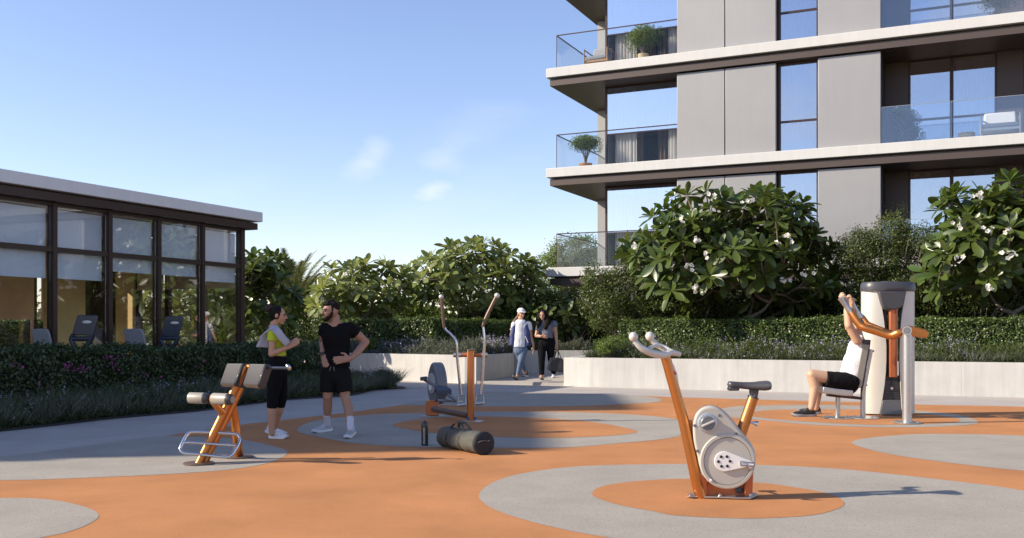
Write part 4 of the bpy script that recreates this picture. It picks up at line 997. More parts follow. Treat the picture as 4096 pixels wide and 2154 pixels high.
# ================================================================== EXERCISE BIKE
zb_ = Z(2350, 1250, 900, 1435)
D = 7.78
def b4(x, y, dy=0.0): return zb_(x, y, D+dy)
px = zb_.s*D/FL                                           # metres per zoom pixel
bike = thing('exercise_bike', 'upright outdoor exercise bike with orange frame and light grey casing', 'exercise bike', G(1815, 1255))
gz = lambda v: Vector((v.x, v.y, 0))
# base plate
q = [gz(b4(632, 1176, -.02)), gz(b4(1040, 1212, -.10)), gz(b4(1092, 1172, .06)), gz(b4(1060, 1160, .16)), gz(b4(660, 1150, .12))]
MB().prism([p+Vector((0, 0, .013)) for p in q], (0, 0, .012)).build('base_plate', 'steel', bike, bevel=.003)
for (x, y) in ((655, 1168), (845, 1180), (1040, 1190)):
    p = gz(b4(x, y, -.03)); MB().lathe(p+Vector((0, 0, .026)), [(.022, 0), (.022, .004), (.014, .005), (.014, .017), (.009, .022)], 12).build('anchor_bolt', 'chrome', bike, smooth=40)
# lower frame: web plate and rear upright
MB().prism([b4(x, y, .02) for x, y in ((722, 1040), (760, 1085), (1000, 1080), (1000, 1192), (726, 1176))], (0, .05, 0)).build('web_plate', 'rust', bike, bevel=.004)
MB().prism([b4(x, y, -.035) for x, y in ((1004, 1060), (1062, 985), (1050, 1196), (1002, 1192))], (.01, .10, 0)).build('rear_upright', 'rust', bike, bevel=.012)
MB().prism([b4(x, y, -.03) for x, y in ((716, 1020), (762, 1070), (762, 1184), (716, 1180))], (.0, .09, 0)).build('front_gusset', 'rust', bike, bevel=.006)
MB().lathe(b4(965, 1133, .015), [(.030, 0), (.030, .012), (.024, .016), (.012, .016), (.012, .03), (.007, .032)], 16, Vector((0, -1, 0))).build('pivot_bolt', 'dgrey', bike, smooth=40)
MB().prism([b4(x, y, .0) for x, y in ((632, 690), (668, 690), (700, 900), (672, 830))], (0, .03, 0)).build('side_bracket', 'rust', bike, bevel=.004)
# main post
MB().tube([b4(726, 1186), b4(700, 1090), b4(612, 690), b4(497, 282)], [.047, .046, .042, .040], 24, side=(1, 0, 0)).build('main_post', 'copper', bike, smooth=40)
# handlebar: a forked yoke with two balls
ya = spline([b4(300, 180, -.13), b4(335, 222, -.13), b4(385, 250, -.12), b4(440, 268, -.09), b4(500, 274, -.03), b4(535, 258, .0), b4(592, 270, .03)], 6)
yb = spline([b4(405, 172, .15), b4(445, 208, .15), b4(490, 232, .13), b4(530, 252, .08), b4(592, 270, .03)], 6)
hb = MB(); n_ = len(ya); hb.tube(ya, [.019+.010*math.sin(math.pi*i/(n_-1)) for i in range(n_)], 14, flat=.8)
n_ = len(yb); hb.tube(yb, [.019+.006*math.sin(math.pi*i/(n_-1)) for i in range(n_)], 14, flat=.8)
cr = spline([b4(385, 236, -.12), b4(430, 215, .0), b4(470, 220, .14)], 5); hb.tube(cr, .014, 10)
cr = spline([b4(440, 268, -.09), b4(500, 262, .0), b4(520, 248, .10)], 5); hb.tube(cr, .020, 10)
h_ = hb.build('handlebar', 'shell', bike, smooth=60)
MB().ball(b4(293, 157, -.13), (.036, .036, .038), 20, 14).build('grip_ball', 'shell', h_, smooth=80)
MB().ball(b4(398, 154, .15), (.037, .037, .038), 20, 14).build('grip_ball', 'shell', h_, smooth=80)
# emblem plate on the post
ax = (b4(578, 462)-b4(533, 318)); pr = [b4(531, 322, -.02), b4(540, 317, -.02), b4(557, 345, -.02), b4(576, 400, -.02), b4(583, 445, -.02), b4(580, 462, -.02), b4(566, 455, -.02), b4(545, 400, -.02), b4(533, 355, -.02)]
e_ = MB().prism(pr, (.0, .05, 0)).build('emblem_plate', 'white', bike, bevel=.006)
MB().prism([b4(548, 372, -.032), b4(555, 374, -.032), b4(560, 388, -.032), b4(567, 384, -.032), b4(570, 392, -.032), b4(560, 398, -.032), b4(552, 388, -.032)], (0, .008, 0)).build('emblem', 'red', e_)
MB().tube([b4(526, 330, -.0), b4(575, 462, -.0)], .011, 8).build('emblem_holder', 'dgrey', bike)
# casing
HO = [(775, 600), (742, 608), (715, 624), (690, 655), (676, 700), (672, 745), (676, 810), (686, 865), (700, 912), (708, 960), (722, 1008), (745, 1048), (775, 1080), (812, 1102), (855, 1115), (900, 1119), (950, 1112), (995, 1092), (1032, 1062), (1058, 1022), (1072, 975), (1074, 925), (1066, 885), (1046, 842), (1010, 795), (975, 752), (940, 706), (905, 665), (868, 632), (835, 612), (805, 602)]
hs = spline([b4(x, y, -.10) for x, y in HO], 3, True)
cs_ = MB().prism(hs, (.028, .16, 0)).build('casing', 'lgrey', bike, bevel=.020, seg=4)
# rim round the upper part and raised lower disc
def ring_strip(c, r0, r1, y0, n=48, th=.008):
    vs = []; fs = []
    for i in range(n):
        a = 2*math.pi*i/n; d0 = Vector((math.cos(a), 0, math.sin(a)))
        vs += [c+d0*r0+Vector((0, y0, 0)), c+d0*r1+Vector((0, y0, 0)), c+d0*r1+Vector((0, y0+th, 0)), c+d0*r0+Vector((0, y0+th, 0))]
    for i in range(n):
        j = (i+1) % n
        for k in range(4): fs.append((4*i+k, 4*i+(k+1) % 4, 4*j+(k+1) % 4, 4*j+k))
    return vs, fs
dc = b4(892, 950, -.10)
MB().lathe(dc+Vector((0, .004, 0)), [(.215, 0), (.215, .010), (.207, .016), (.186, .016), (.184, .009), (.05, .009)], 64, Vector((0, -1, 0))).build('disc_cover', 'lgrey', bike, smooth=35)
MB().add(*ring_strip(dc, .1815, .1855, -.0095, 64, .001)).build('disc_groove', 'dgrey', bike)
# dial
dl = b4(764, 707, -.10)
d0 = MB().lathe(dl+Vector((0, .003, 0)), [(.075, 0), (.075, .009), (.069, .013), (.058, .013)], 40, Vector((0, -1, 0))).build('resistance_dial', 'ring', bike, smooth=35)
MB().lathe(dl+Vector((0, -.0101, 0)), [(.056, 0), (.055, .016), (.050, .021), (.0, .021)][:3]+[(.002, .021)], 36, Vector((0, -1, 0))).build('knob', 'mgrey', d0, smooth=35)
MB().box(dl+Vector((0, -.038, 0)), (.108, .014, .016), Matrix.Rotation(R_(-24), 3, 'Y')).build('knob_bar', 'shell', d0, bevel=.004)
for k in range(15):
    a = R_(40+k*20); MB().box(dl+Vector((math.cos(a)*.0655, -.0108, math.sin(a)*.0655)), (.0022, .0015, .007), Matrix.Rotation(-a+math.pi/2, 3, 'Y')).build('dial_mark', 'dgrey', d0)
for (x, y) in ((840, 658), (683, 723), (700, 885), (948, 776)):
    MB().lathe(b4(x, y, -.099), [(.012, 0), (.012, .003), (.009, .005), (.001, .005)], 14, Vector((0, -1, 0))).build('casing_screw', 'mgrey', bike, smooth=30)
MB().lathe(b4(787, 1072, -.114), [(.011, 0), (.011, .003), (.008, .005), (.001, .005)], 14, Vector((0, -1, 0))).build('casing_screw', 'white', bike, smooth=30)
# crank plate, its six shaded holes drawn as raised black discs, pedal
cc, cr0 = (873, 952), 64
ol = []
for i in range(20):
    a = R_(75+ (210)*i/19); ol.append((cc[0]+cr0*math.cos(a), cc[1]-cr0*math.sin(a)))
ol += [(1030, 985), (1062, 975), (1066, 962), (1040, 948)]
cp = MB().prism([b4(x, y, -.122) for x, y in ol], (0, .012, 0)).build('crank', 'white', bike, bevel=.003)
MB().cyl(b4(872, 952, -.110), b4(872, 952, -.10), .045, 24).build('crank_boss', 'dgrey', bike)
for k in range(6):
    a = R_(60*k+2); c_ = b4(872+37*math.cos(a), 952-35*math.sin(a), -.1232)
    MB().lathe(c_, [(.0115, 0), (.0115, .0016), (.001, .0016)], 18, Vector((0, -1, 0))).build('crank_hole_disc', 'black', cp)
MB().lathe(b4(1035, 992, -.125), [(.013, 0), (.013, .012), (.009, .014)], 14, Vector((0, -1, 0))).build('crank_bolt', 'chrome', cp, smooth=30)
pd = MB(); pd.tube([b4(975, 962, -.14), b4(1063, 975, -.20)], .014, 10, flat=.7); pd.tube([b4(985, 976, -.16), b4(1060, 962, -.19)], .010, 8); pd.tube([b4(975, 955, -.17), b4(975, 978, -.17), b4(1065, 985, -.2), b4(1065, 962, -.2), b4(975, 955, -.17)], .006, 6)
pd.build('pedal', 'chrome', bike, smooth=50)
# far side pedal
pd = MB(); pd.tube([b4(800, 930, .075), b4(760, 925, .20)], .010, 8); pd.box(b4(760, 925, .24), (.10, .08, .025)); pd.build('pedal', 'dgrey', bike)
# seat tube, clamp, seat post, saddle
MB().tube([b4(960, 830), b4(1056, 545)], [.045, .041], 24, side=(1, 0, 0)).build('seat_tube', 'copper', bike, smooth=40)
dr_ = (b4(1056, 545)-b4(990, 741)).normalized()
MB().tube([b4(1056, 545)-dr_*.004, b4(1056, 545)+dr_*.010], .0435, 24).build('collar', 'dgrey', bike, smooth=30)
MB().tube([b4(1056, 545), b4(1070, 498)], [.032, .028], 20).build('seat_post', 'mgrey', bike, smooth=40)
MB().prism([b4(x, y, -.03) for x, y in ((1040, 492), (1096, 492), (1086, 545), (1044, 532))], (0, .06, 0)).build('seat_clamp', 'dgrey', bike, bevel=.006)
def saddle():
    mb = MB(); n = 22; X0, X1 = 890, 1163; pts = []; rings = []
    for i in range(n+1):
        f = i/n; x = X0+(X1-X0)*f
        top = 437+ (8*math.sin(math.pi*f*1.0) if f < .7 else 8*math.sin(math.pi*f)-2) ; bot = 483+20*max(0, (f-.30))/.70+5*math.sin(math.pi*f)
        if f > .85: bot = bot-(f-.85)*60
        hw = .045+.085*max(0, (f-.35)/.65)**1.3
        e = min(1, math.sqrt(max(0, 1-(1-min(f/.08, 1))**2)))*min(1, math.sqrt(max(0, 1-(1-min((1-f)/.06, 1))**2)))
        e = max(e, .05); c = b4(x, (top+bot)/2); hh = (bot-top)/2*px*e
        ring = []
        for k in range(16):
            a = 2*math.pi*k/16; sx = abs(math.cos(a))**.7*(1 if math.cos(a) > 0 else -1); sz = abs(math.sin(a))**.8*(1 if math.sin(a) > 0 else -1)
            ring.append(c+Vector((0, sx*hw*e, sz*hh-(.006 if abs(sx) < .3 and sz > 0 and f < .8 else 0))))
        rings.append(ring)
    vs = [p for r in rings for p in r]; fs = [tuple(range(16))[::-1], tuple(16*n+k for k in range(16))]
    for i in range(n):
        for k in range(16): fs.append((16*i+k, 16*i+(k+1) % 16, 16*i+16+(k+1) % 16, 16*i+16+k))
    return mb.add(vs, fs)
sd_ = saddle().build('saddle', 'dgrey', bike, smooth=60)
MB().box(b4(930, 488), (68*px, .07, 24*px)).build('saddle_bumper', 'dgrey', sd_, bevel=.008)
MB().tube([b4(1030, 705, -.01), b4(1052, 706, -.02)], .009, 10).build('lock_pin', 'chrome', bike)
MB().tube([b4(1050, 706, -.02), b4(1064, 706, -.02), b4(1082, 712, -.02)], [.010, .014, .024], 14).build('lock_knob', 'chrome', bike, smooth=50)

# ================================================================== BACK EXTENSION BENCH (left)
zn = Z(680, 1420, 520, 1468); DN = 9.95
def n4(x, y, dy=0.0): return zn(x, y, DN+dy)
pn = zn.s*DN/FL
bn = thing('back_extension_bench', 'orange outdoor back extension bench with grey pads and chrome footrest', 'exercise bench', G(550, 1162))
f1, f2 = G(500, 1169), G(601.5, 1152.5)
for f_ in (f1, f2): MB().lathe(f_+Vector((0, 0, .009)), [(.150, 0), (.150, .008), (.143, .012), (.02, .013)], 40).build('base_plate', 'bronze', bn, smooth=30)
MB().tube([n4(318, 1246, -.16), n4(590, 690, -.05), n4(850, 132, .04)], [.040, .039, .038], 20, side=(1, 0, 0)).build('front_strut', 'copper', bn, smooth=40)
MB().tube([n4(378, 1240, -.08), n4(600, 800, .03), n4(800, 372, .12)], [.036, .036, .036], 18, side=(1, 0, 0)).build('second_strut', 'copper', bn, smooth=40)
MB().tube(spline([f2+Vector((.0, .0, .02)), n4(762, 1000, .2), n4(735, 760, .17), n4(700, 560, .12)], 6), .046, 20, side=(1, 0, 0)).build('rear_strut', 'copper', bn, smooth=40)
MB().tube([n4(800, 132, .06), n4(905, 136, .02)], .026, 16).build('cross_bar', 'copper', bn, smooth=40)
MB().tube([n4(455, 490, -.18), n4(530, 585, -.12), n4(605, 655, -.06)], [.034, .034, .036], 16).build('roller_arm', 'copper', bn, smooth=40)
MB().tube([n4(405, 496, -.18), n4(500, 498, -.20)], .030, 16).build('roller_axle', 'copper', bn, smooth=40)
def roller(x0, y0, x1, y1, r, cap_end, dy0, dy1, lab=None):
    a, b = n4(x0, y0, dy0), n4(x1, y1, dy1); t_ = (b-a).normalized()
    o = MB().tube([a-t_*.006, a, b, b+t_*.0], [r*.93, r, r, r], 28).build('leg_roller', 'padtop', bn, smooth=40)
    e0 = b if cap_end else b
    MB().tube([b+t_*.0005, b+t_*.012, b+t_*.045, b+t_*.055], [r*1.0, r*1.01, r*.86, r*.74], 28).build('end_cap', 'paddark', o, smooth=40)
    if cap_end: MB().tube([b+t_*.0555, b+t_*.058], r*.62, 24).build('end_disc', 'padtop', o)
roller(226, 487, 385, 492, 62*pn, False, -.16, -.19)
roller(494, 497, 656, 504, 65*pn, True, -.20, -.27)
def slanted_pad(P, side, th, tn):
    """P: outline top-left, top-right, bottom-right, bottom-left of the front; thick side faces right"""
    a, b, c, d = [n4(*p) for p in P]; k = 10; prof = []
    # profile from top edge to bottom edge, bulging to the viewer, then back: rounded slab
    vs = []; 
    for (t_, s_) in ((a, d), (b, c)):
        up = t_; lo = s_; ax_ = (lo-up); nrm = Vector((-.25, -.9, .3)).normalized()*th
        ring = []
        for i in range(9):
            an = math.pi*i/8; ring.append(up+ax_*(.10-.10*math.sin(an))-nrm*0+nrm*-.5*(1-math.cos(an))*-1*-1)
        for i in range(9):
            an = math.pi*i/8; ring.append(lo-ax_*(.10-.10*math.sin(an))-nrm*.5*(1+math.cos(an)))
        vs.append(ring)
    n = len(vs[0]); V = vs[0]+vs[1]
    return V, n
def pad(P, lab=None):
    V, n = slanted_pad(P, 1, .125, None)
    m = MB(); m.add(V, [tuple(range(n))[::-1], tuple(range(n, 2*n))]+[(i, (i+1) % n, (i+1) % n+n, i+n) for i in range(n)])
    o = m.build('hip_pad', 'padtop', bn, smooth=35)
    o.data.materials.append(M['paddark'])
    for p_ in o.data.polygons:
        if len(p_.vertices) > 6: p_.material_index = 1
    # the dark side cheek stands proud of the pad's right end
    e = Vector((.022, .0, 0)); c_ = MB().prism([v+Vector((.0005, 0, 0)) for v in V[n:]], e).build('side_cheek', 'paddark', o, bevel=.006)
    return o
pad([(650, 88, -.02), (815, 88, .0), (712, 348, -.08), (560, 340, -.10)])
pad([(905, 92, -.06), (1070, 95, -.04), (980, 360, -.12), (820, 348, -.14)])
MB().tube(spline([n4(1085, 152, .0), n4(1200, 150, -.02), n4(1325, 152, -.04)], 3), .015, 14).build('handle', 'navy', bn, smooth=50)
MB().tube(spline([n4(1322, 118, -.05), n4(1340, 142, -.06), n4(1352, 162, -.02)], 4), [.016]*2+[.021]*6+[.018], 14).build('handle_grip', 'chrome', bn, smooth=50)
RG = [(262, 872), (400, 874), (540, 880), (700, 890), (752, 898), (782, 925), (788, 965), (765, 1025), (725, 1095), (690, 1135), (640, 1155), (540, 1148), (410, 1134), (250, 1118), (160, 1108), (122, 1082), (120, 1045), (150, 975), (190, 905), (220, 880)]
def rdy(x, y): return -.10-.12*(y-870)/280+.10*(x-450)/330
fr_ = MB().tube(spline([n4(x, y, rdy(x, y)) for x, y in RG], 4, True)+[n4(*RG[0], rdy(*RG[0]))], .0155, 14, caps=False).build('foot_ring', 'chrome', bn, smooth=60)
MB().tube([n4(150, 986, rdy(150, 986)), n4(740, 1024, rdy(740, 1024))], .0145, 14).build('foot_bar', 'chrome', fr_, smooth=60)

# ================================================================== ELLIPTICAL TRAINER
ze = Z(1640, 1150, 400, 951); DE = 14.4
def e4(x, y, dy=0.0): return ze(x, y, DE+dy)
pe = ze.s*DE/FL
el = thing('elliptical_trainer', 'orange outdoor elliptical trainer with tall swinging handles', 'elliptical trainer', G(1180, 1062))
pb_ = gz(e4(578, 1290)); 
MB().lathe(pb_+Vector((.03, 0, .011)), [(.16, 0), (.16, .010), (.02, .012)], 24).build('base_plate', 'steel', el)
mp_ = MB(); w_ = 34*pe
mp_.box(e4(578, 940)*1.0+Vector((0, 0, 0)), (2*w_, .15, (1290-592)*pe)); mp_.build('main_post', 'copper', el, bevel=.018, seg=3)
MB().box(e4(578, 940, -.079), (.03, .012, (1290-640)*pe)).build('post_groove', 'rust', el)
MB().prism([e4(x, y, -.09) for x, y in ((540, 606), (560, 588), (592, 588), (614, 598), (612, 606))], (0, .19, 0)).build('post_cap', 'bronze', el, bevel=.006)
MB().tube([e4(486, 645), e4(678, 645)], 20*pe, 20).build('cross_bar', 'rust', el, smooth=40)
for a, b in ((412, 487), (677, 738)): MB().tube([e4(a, 645), e4(b, 645)], 21.5*pe, 20).build('pivot_sleeve', 'steel', el, smooth=40)
def handle(pts, knob, kr, split):
    P = [e4(*p) for p in pts]
    a = spline(P, 6); k = split*6
    o = MB().tube(a[k:], 13.5*pe, 12).build('handle', 'chrome', el, smooth=60)
    MB().tube(a[:k+1], 15*pe, 12).build('hand_grip', 'bronze', o, smooth=60)
    MB().ball(e4(*knob), kr*pe, 16, 12).build('end_ball', 'shell', o, smooth=80)
handle([(300, 105, -.28), (312, 250, -.25), (328, 385, -.22), (385, 445, -.2), (432, 500, -.2), (444, 560, -.2), (450, 670, -.19), (470, 880, -.17), (486, 1020, -.15)], (297, 92, -.28), 23, 2)
handle([(820, 90, -.18), (760, 210, -.18), (702, 335, -.18), (696, 380, -.18), (706, 500, -.18), (700, 660, -.17), (686, 880, -.15), (672, 1018, -.14)], (828, 80, -.18), 26, 3)
for (x0, x1, y0, y1) in ((452, 530, 1026, 1130), (622, 700, 1020, 1116)):
    m = MB(); c_ = [(x0+6, y0+4), (x1-4, y0), (x1, y1-10), (x0+2, y1)]
    m.tube([e4(*p, -.17) for p in c_]+[e4(*c_[0], -.17)], 9*pe, 8)
    m.tube([e4(x0-2, y1-8, -.2), e4(x1+2, y1-16, -.2)], 17*pe, 10); m.build('linkage_frame', 'steel', el, smooth=50)
# flywheel casing turned well away from the viewer
wa = Vector((-.90, -.42, 0)).normalized(); wc = e4(222, 915, .95); wu = Vector((0, 0, 1)); wv = wa.cross(wu).normalized()
OL = []
for i in range(40):
    a = 2*math.pi*i/40; rz = .335*(1+.0*math.sin(a)); rx = .27
    OL.append(wc+wu*math.sin(a)*.325*(1.0)+wv*math.cos(a)*rx*(.82+.18*math.cos(a*2)*.3-.10*math.sin(a)))
fw = MB().prism([p+wa*.02 for p in OL], -wa*.17).build('flywheel_casing', 'mgrey', el, bevel=.03, seg=3)
MB().lathe(wc+wa*.021, [(.16, 0), (.16, .012), (.14, .02), (.02, .022)], 32, wa).build('hub_cover', 'lgrey2', fw, smooth=40)
MB().lathe(wc+wa*.045-wu*.05, [(.06, 0), (.055, .012), (.01, .014)], 20, wa).build('hub_badge', 'label', fw, smooth=40)
MB().prism([e4(x, y, .85) for x, y in ((148, 1085), (272, 1062), (272, 1222), (150, 1220))], (0, .14, 0)).build('wheel_stand', 'rust', el, bevel=.01)
MB().prism([gz(e4(x, 1215, .85))+Vector((0, dy, .012)) for x, dy in ((92, .0), (180, -.07), (325, .02), (240, .18))], (0, 0, .01)).build('base_plate', 'steel', el)
MB().tube([e4(222, 1158, .75), e4(556, 1222, .02)], 29*pe, 18).build('floor_tube', 'bronze', el, smooth=40)
for x in (550, 618): MB().lathe(e4(x, 1248, -.08), [(15*pe, 0), (15*pe, .02), (9*pe, .028)], 14, Vector((0, -1, 0))).build('blue_cap', 'blue', el, smooth=40)
MB().tube([e4(275, 1080, .7), e4(440, 1082, .3), e4(480, 1095, -.1)], 15*pe, 10).build('link_beam', 'chrome', el, smooth=50)
MB().tube([e4(120, 868, .5), e4(250, 950, .45), e4(345, 1012, .35), e4(480, 1105, -.1)], 16*pe, 10, flat=.8).build('pedal_beam', 'mgrey', el, smooth=50)
MB().prism([e4(x, y, .42) for x, y in ((94, 856), (150, 850), (168, 862), (150, 890), (96, 890))], (0, .12, 0)).build('crank_block', 'navy', el, bevel=.01)
q = [e4(232, 945, .40), e4(262, 928, .46), e4(345, 938, .42), e4(392, 962, .33), e4(396, 985, .28), e4(300, 985, .26), e4(250, 975, .30)]
MB().prism([p for p in q], (0, 0, -.075)).build('footplate', 'navy', el, bevel=.012)

# ================================================================== PULL DOWN MACHINE (right)
zp = Z(3050, 1050, 800, 1549)
def p4(x, y, d=15.7): return zp(x, y, d)
pm = thing('pull_down_machine', 'tall aluminium pull down machine with orange lever arms', 'weight machine', G(2250, 1043))
def shell_half(outline, back=.34):
    """outline seen from the front; the outer edge curls back like a half cylinder"""
    pass
DM = 15.45
xc = 1019
def shell(side):
    rows = []
    Y = [200, 240, 300, 370, 450, 550, 650, 750, 850, 950, 1050, 1120, 1178]
    inner_l = {200: 905, 240: 903, 300: 918, 370: 932, 450: 944, 550: 954, 650: 961, 750: 961, 850: 957, 950: 948, 1050: 934, 1120: 922, 1178: 912}
    inner_r = {200: 1118, 240: 1114, 300: 1103, 370: 1090, 450: 1079, 550: 1070, 650: 1066, 750: 1064, 850: 1066, 950: 1072, 1050: 1078, 1120: 1082, 1178: 1086}
    vs = []; n = 12; W_ = 206*zp.s*DM/FL
    for y in Y:
        u_in = ((inner_l if side < 0 else inner_r)[y]-xc)/206.0
        row = []
        for i in range(n+1):
            a0 = math.asin(max(-1, min(1, abs(u_in)))); a = a0+(math.pi*.62-a0)*i/n       # angle from the front
            row.append((side*math.sin(a), -math.cos(a)))
        c = p4(xc, y, DM)
        vs.append([c+Vector((sx*W_, .0+sy*.26+.26, 0)) for sx, sy in row])
    th = .012; V = [p for r in vs for p in r]; V2 = []
    for r, y in zip(vs, Y):
        c = p4(xc, y, DM)+Vector((0, .26, 0))
        for p in r: V2.append(p+(Vector((c.x, c.y, p.z))-p).normalized()*th)
    m = n+1; k = len(Y); fs = []
    for i in range(k-1):
        for j in range(n):
            fs.append((i*m+j, i*m+j+1, (i+1)*m+j+1, (i+1)*m+j)); o_ = k*m; fs.append((o_+(i+1)*m+j, o_+(i+1)*m+j+1, o_+i*m+j+1, o_+i*m+j))
    o_ = k*m
    for i in range(k-1):
        for j in (0, n): fs.append((i*m+j, (i+1)*m+j, o_+(i+1)*m+j, o_+i*m+j))
    for j in range(n):
        for i in (0, k-1): fs.append((i*m+j, i*m+j+1, o_+i*m+j+1, o_+i*m+j))
    return MB().add(V+V2, fs).build('side_shell', 'shell', pm, smooth=45)
shell(-1); shell(1)
# cap: dished lid and shield
W_ = 206*zp.s*DM/FL; c0 = p4(xc, 215, DM)+Vector((0, .26, 0)); top_z = p4(xc, 146, DM).z
lid = []
for i in range(36):
    a = 2*math.pi*i/36; sx, sy = math.sin(a), -math.cos(a); lid.append(Vector((c0.x+W_*1.01*abs(sx)**.75*(1 if sx > 0 else -1), c0.y+.275*abs(sy)**.8*(1 if sy > 0 else -1), 0)))
zb0, zb1 = p4(xc, 232, DM).z, p4(xc, 150, DM).z
m = MB(); n = len(lid); V = []
for (z_, s_) in ((zb0, .93), (zb0+.02, .99), (zb0+.075, 1.0), (zb1-.03, .985), (zb1, .93)):
    for p in lid: V.append(Vector((c0.x+(p.x-c0.x)*s_, c0.y+(p.y-c0.y)*s_, z_-.045*abs((p.x-c0.x)/W_)**2*(-1) if s_ == .93 and z_ == zb0 else z_)))
fs = [tuple(range(n)), tuple(4*n+i for i in range(n))[::-1]]+[(r*n+i, r*n+(i+1) % n, (r+1)*n+(i+1) % n, (r+1)*n+i) for r in range(4) for i in range(n)]
m.add(V, fs).build('top_cap', 'dgrey', pm, smooth=40)
MB().lathe(Vector((c0.x, c0.y, zb1-.01)), [(.13, 0), (.13, .02), (.11, .026), (.01, .028)], 24).build('top_button', 'navy', pm, smooth=40)
SH = [(903, 225), (1119, 225), (1108, 270), (1100, 320), (1088, 345), (1060, 360), (1015, 369), (970, 364), (936, 352), (926, 320), (914, 270)]
MB().prism([p4(x, y, DM-.045) for x, y in SH], (0, .12, 0)).build('front_shield', 'dgrey', pm, bevel=.02, seg=3)
MB().box((p4(1018, 600).x, DM+.30, (p4(0, 365).z+p4(0, 1070).z)/2), (.10, .05, p4(0, 365).z-p4(0, 1070).z)).build('guide_back', 'black', pm) if False else None
rail = MB(); x0, x1 = p4(988, 0, DM-.01).x, p4(1048, 0, DM-.01).x; zt_, zb2 = p4(0, 360, DM).z, p4(0, 892, DM).z
rail.hexa([Vector(q) for q in ((x0, DM-.01, zb2), (x1, DM-.01, zb2), (x1, DM+.07, zb2), (x0, DM+.07, zb2), (x0, DM-.01, zt_), (x1, DM-.01, zt_), (x1, DM+.07, zt_), (x0, DM+.07, zt_))])
rail.build('guide_rail', 'rust', pm, bevel=.006)
MB().box(((x0+x1)/2+.028, DM-.0125, (zt_+zb2)/2), (.014, .006, zt_-zb2)).build('rail_slot', 'bronze', pm)
# lower dark weight housing
ax0, ax1 = p4(930, 0, DM).x, p4(1084, 0, DM).x; za, zc = p4(0, 880, DM+.03).z, p4(0, 1072, DM+.03).z
MB().box(((ax0+ax1)/2, DM+.15, (za+zc)/2), (ax1-ax0, .2, za-zc)).build('weight_housing', 'black', pm, bevel=.006)
for k in range(9):
    zz = zc+.02+k*.034; MB().box(((ax0+ax1)/2, DM+.047, zz), ((ax1-ax0)*.94, .012, .026)).build('weight_plate', 'dgrey', pm, bevel=.003)
MB().box(((ax0+ax1)/2, DM+.040, (za+zc)/2), (.016, .012, (za-zc)*.9)).build('selector_rod', 'black', pm)
MB().lathe(Vector(((ax0+ax1)/2, DM+.034, p4(0, 978, DM).z)), [(.022, 0), (.022, .008), (.016, .008), (.016, .003), (.001, .003)], 20, Vector((0, -1, 0))).build('selector_pin', 'chrome', pm, smooth=30)
MB().prism([p4(x, y, DM+.02) for x, y in ((912, 1182), (1086, 1182), (1084, 1070), (932, 1070))], (0, .3, 0)).build('plinth', 'mgrey', pm, bevel=.006)
MB().tube([p4(975, 372, DM+.06), p4(985, 600, DM+.06), p4(975, 880, DM+.06)], .010, 8).build('cable', 'black', pm)
MB().tube([p4(1072, 372, DM+.10), p4(1066, 600, DM+.10), p4(1068, 880, DM+.10)], .030, 8).build('inner_cover', 'black', pm)
MB().tube([p4(952, 380, DM+.10), p4(968, 620, DM+.10), p4(958, 900, DM+.10)], .028, 8).build('inner_cover', 'black', pm)
# front pivot post
DP = 14.2; pp = gz(p4(1119, 1250, DP))
MB().lathe(pp+Vector((0, 0, .012)), [(.20, 0), (.20, .008), (.19, .012), (.02, .013)], 32).build('base_plate', 'steel', pm, smooth=30)
for a in range(4): MB().lathe(pp+Vector((.155*math.cos(a*1.57+.8), .155*math.sin(a*1.57+.8), .024)), [(.018, 0), (.018, .01), (.01, .016)], 8).build('anchor_bolt', 'chrome', pm)
pr_ = 35*zp.s*DP/FL
MB().tube([pp+Vector((0, 0, .02)), p4(1119, 560, DP)], pr_, 28).build('pivot_post', 'steel', pm, smooth=40)
MB().tube([p4(1119, 530, DP-.09), p4(1119, 530, DP+.11)], pr_*1.02, 32).build('pivot_head', 'steel', pm, smooth=40)
MB().tube([p4(1119, 530, DP-.096), p4(1119, 530, DP-.0905)], pr_*.72, 32).build('pivot_disc', 'mgrey', pm, smooth=40)
MB().tube([p4(1119, 530, DP+.11), p4(1119, 530, DM+.0)], pr_*.7, 20).build('pivot_shaft', 'steel', pm, smooth=40)
# lever: paddle right of the pivot, near and far arms to the left
lev = MB().prism([p4(x, y, DP+.13) for x, y in ((1085, 520), (1120, 492), (1150, 492), (1215, 508), (1272, 522), (1290, 548), (1286, 578), (1262, 588), (1150, 572), (1085, 562))], (0, .10, 0)).build('lever_paddle', 'copper', pm, bevel=.012)
def arm(pts, grip, w):
    a = spline([p4(*p) for p in pts], 6)
    o = MB().tube(a, w, 16, flat=.75, side=(0, 0, 1)).build('lever_arm', 'copper', pm, smooth=50)
    g = spline([p4(*p) for p in grip], 6); n = len(g); w2 = w*.95
    MB().tube(g, [w2*(1.0-.35*min(1, i/(n*.4))+.18*max(0, (i/n-.6)/.4)) for i in range(n)], 14).build('lever_grip', 'steel', o, smooth=50)
arm([(1095, 540, 14.38), (1050, 552, 14.4), (1010, 568, 14.45), (960, 562, 14.5), (880, 535, 14.55), (800, 512, 14.6), (755, 488, 14.65), (712, 430, 14.7), (678, 378, 14.75)], [(680, 380, 14.75), (655, 350, 14.75), (625, 308, 14.75), (603, 276, 14.75)], .058)
arm([(1050, 548, 14.75), (1005, 555, 14.9), (930, 532, 15.0), (850, 500, 15.1), (810, 480, 15.15), (775, 436, 15.2), (762, 425, 15.2)], [(764, 428, 15.2), (735, 385, 15.2), (705, 335, 15.2), (678, 290, 15.2)], .052)
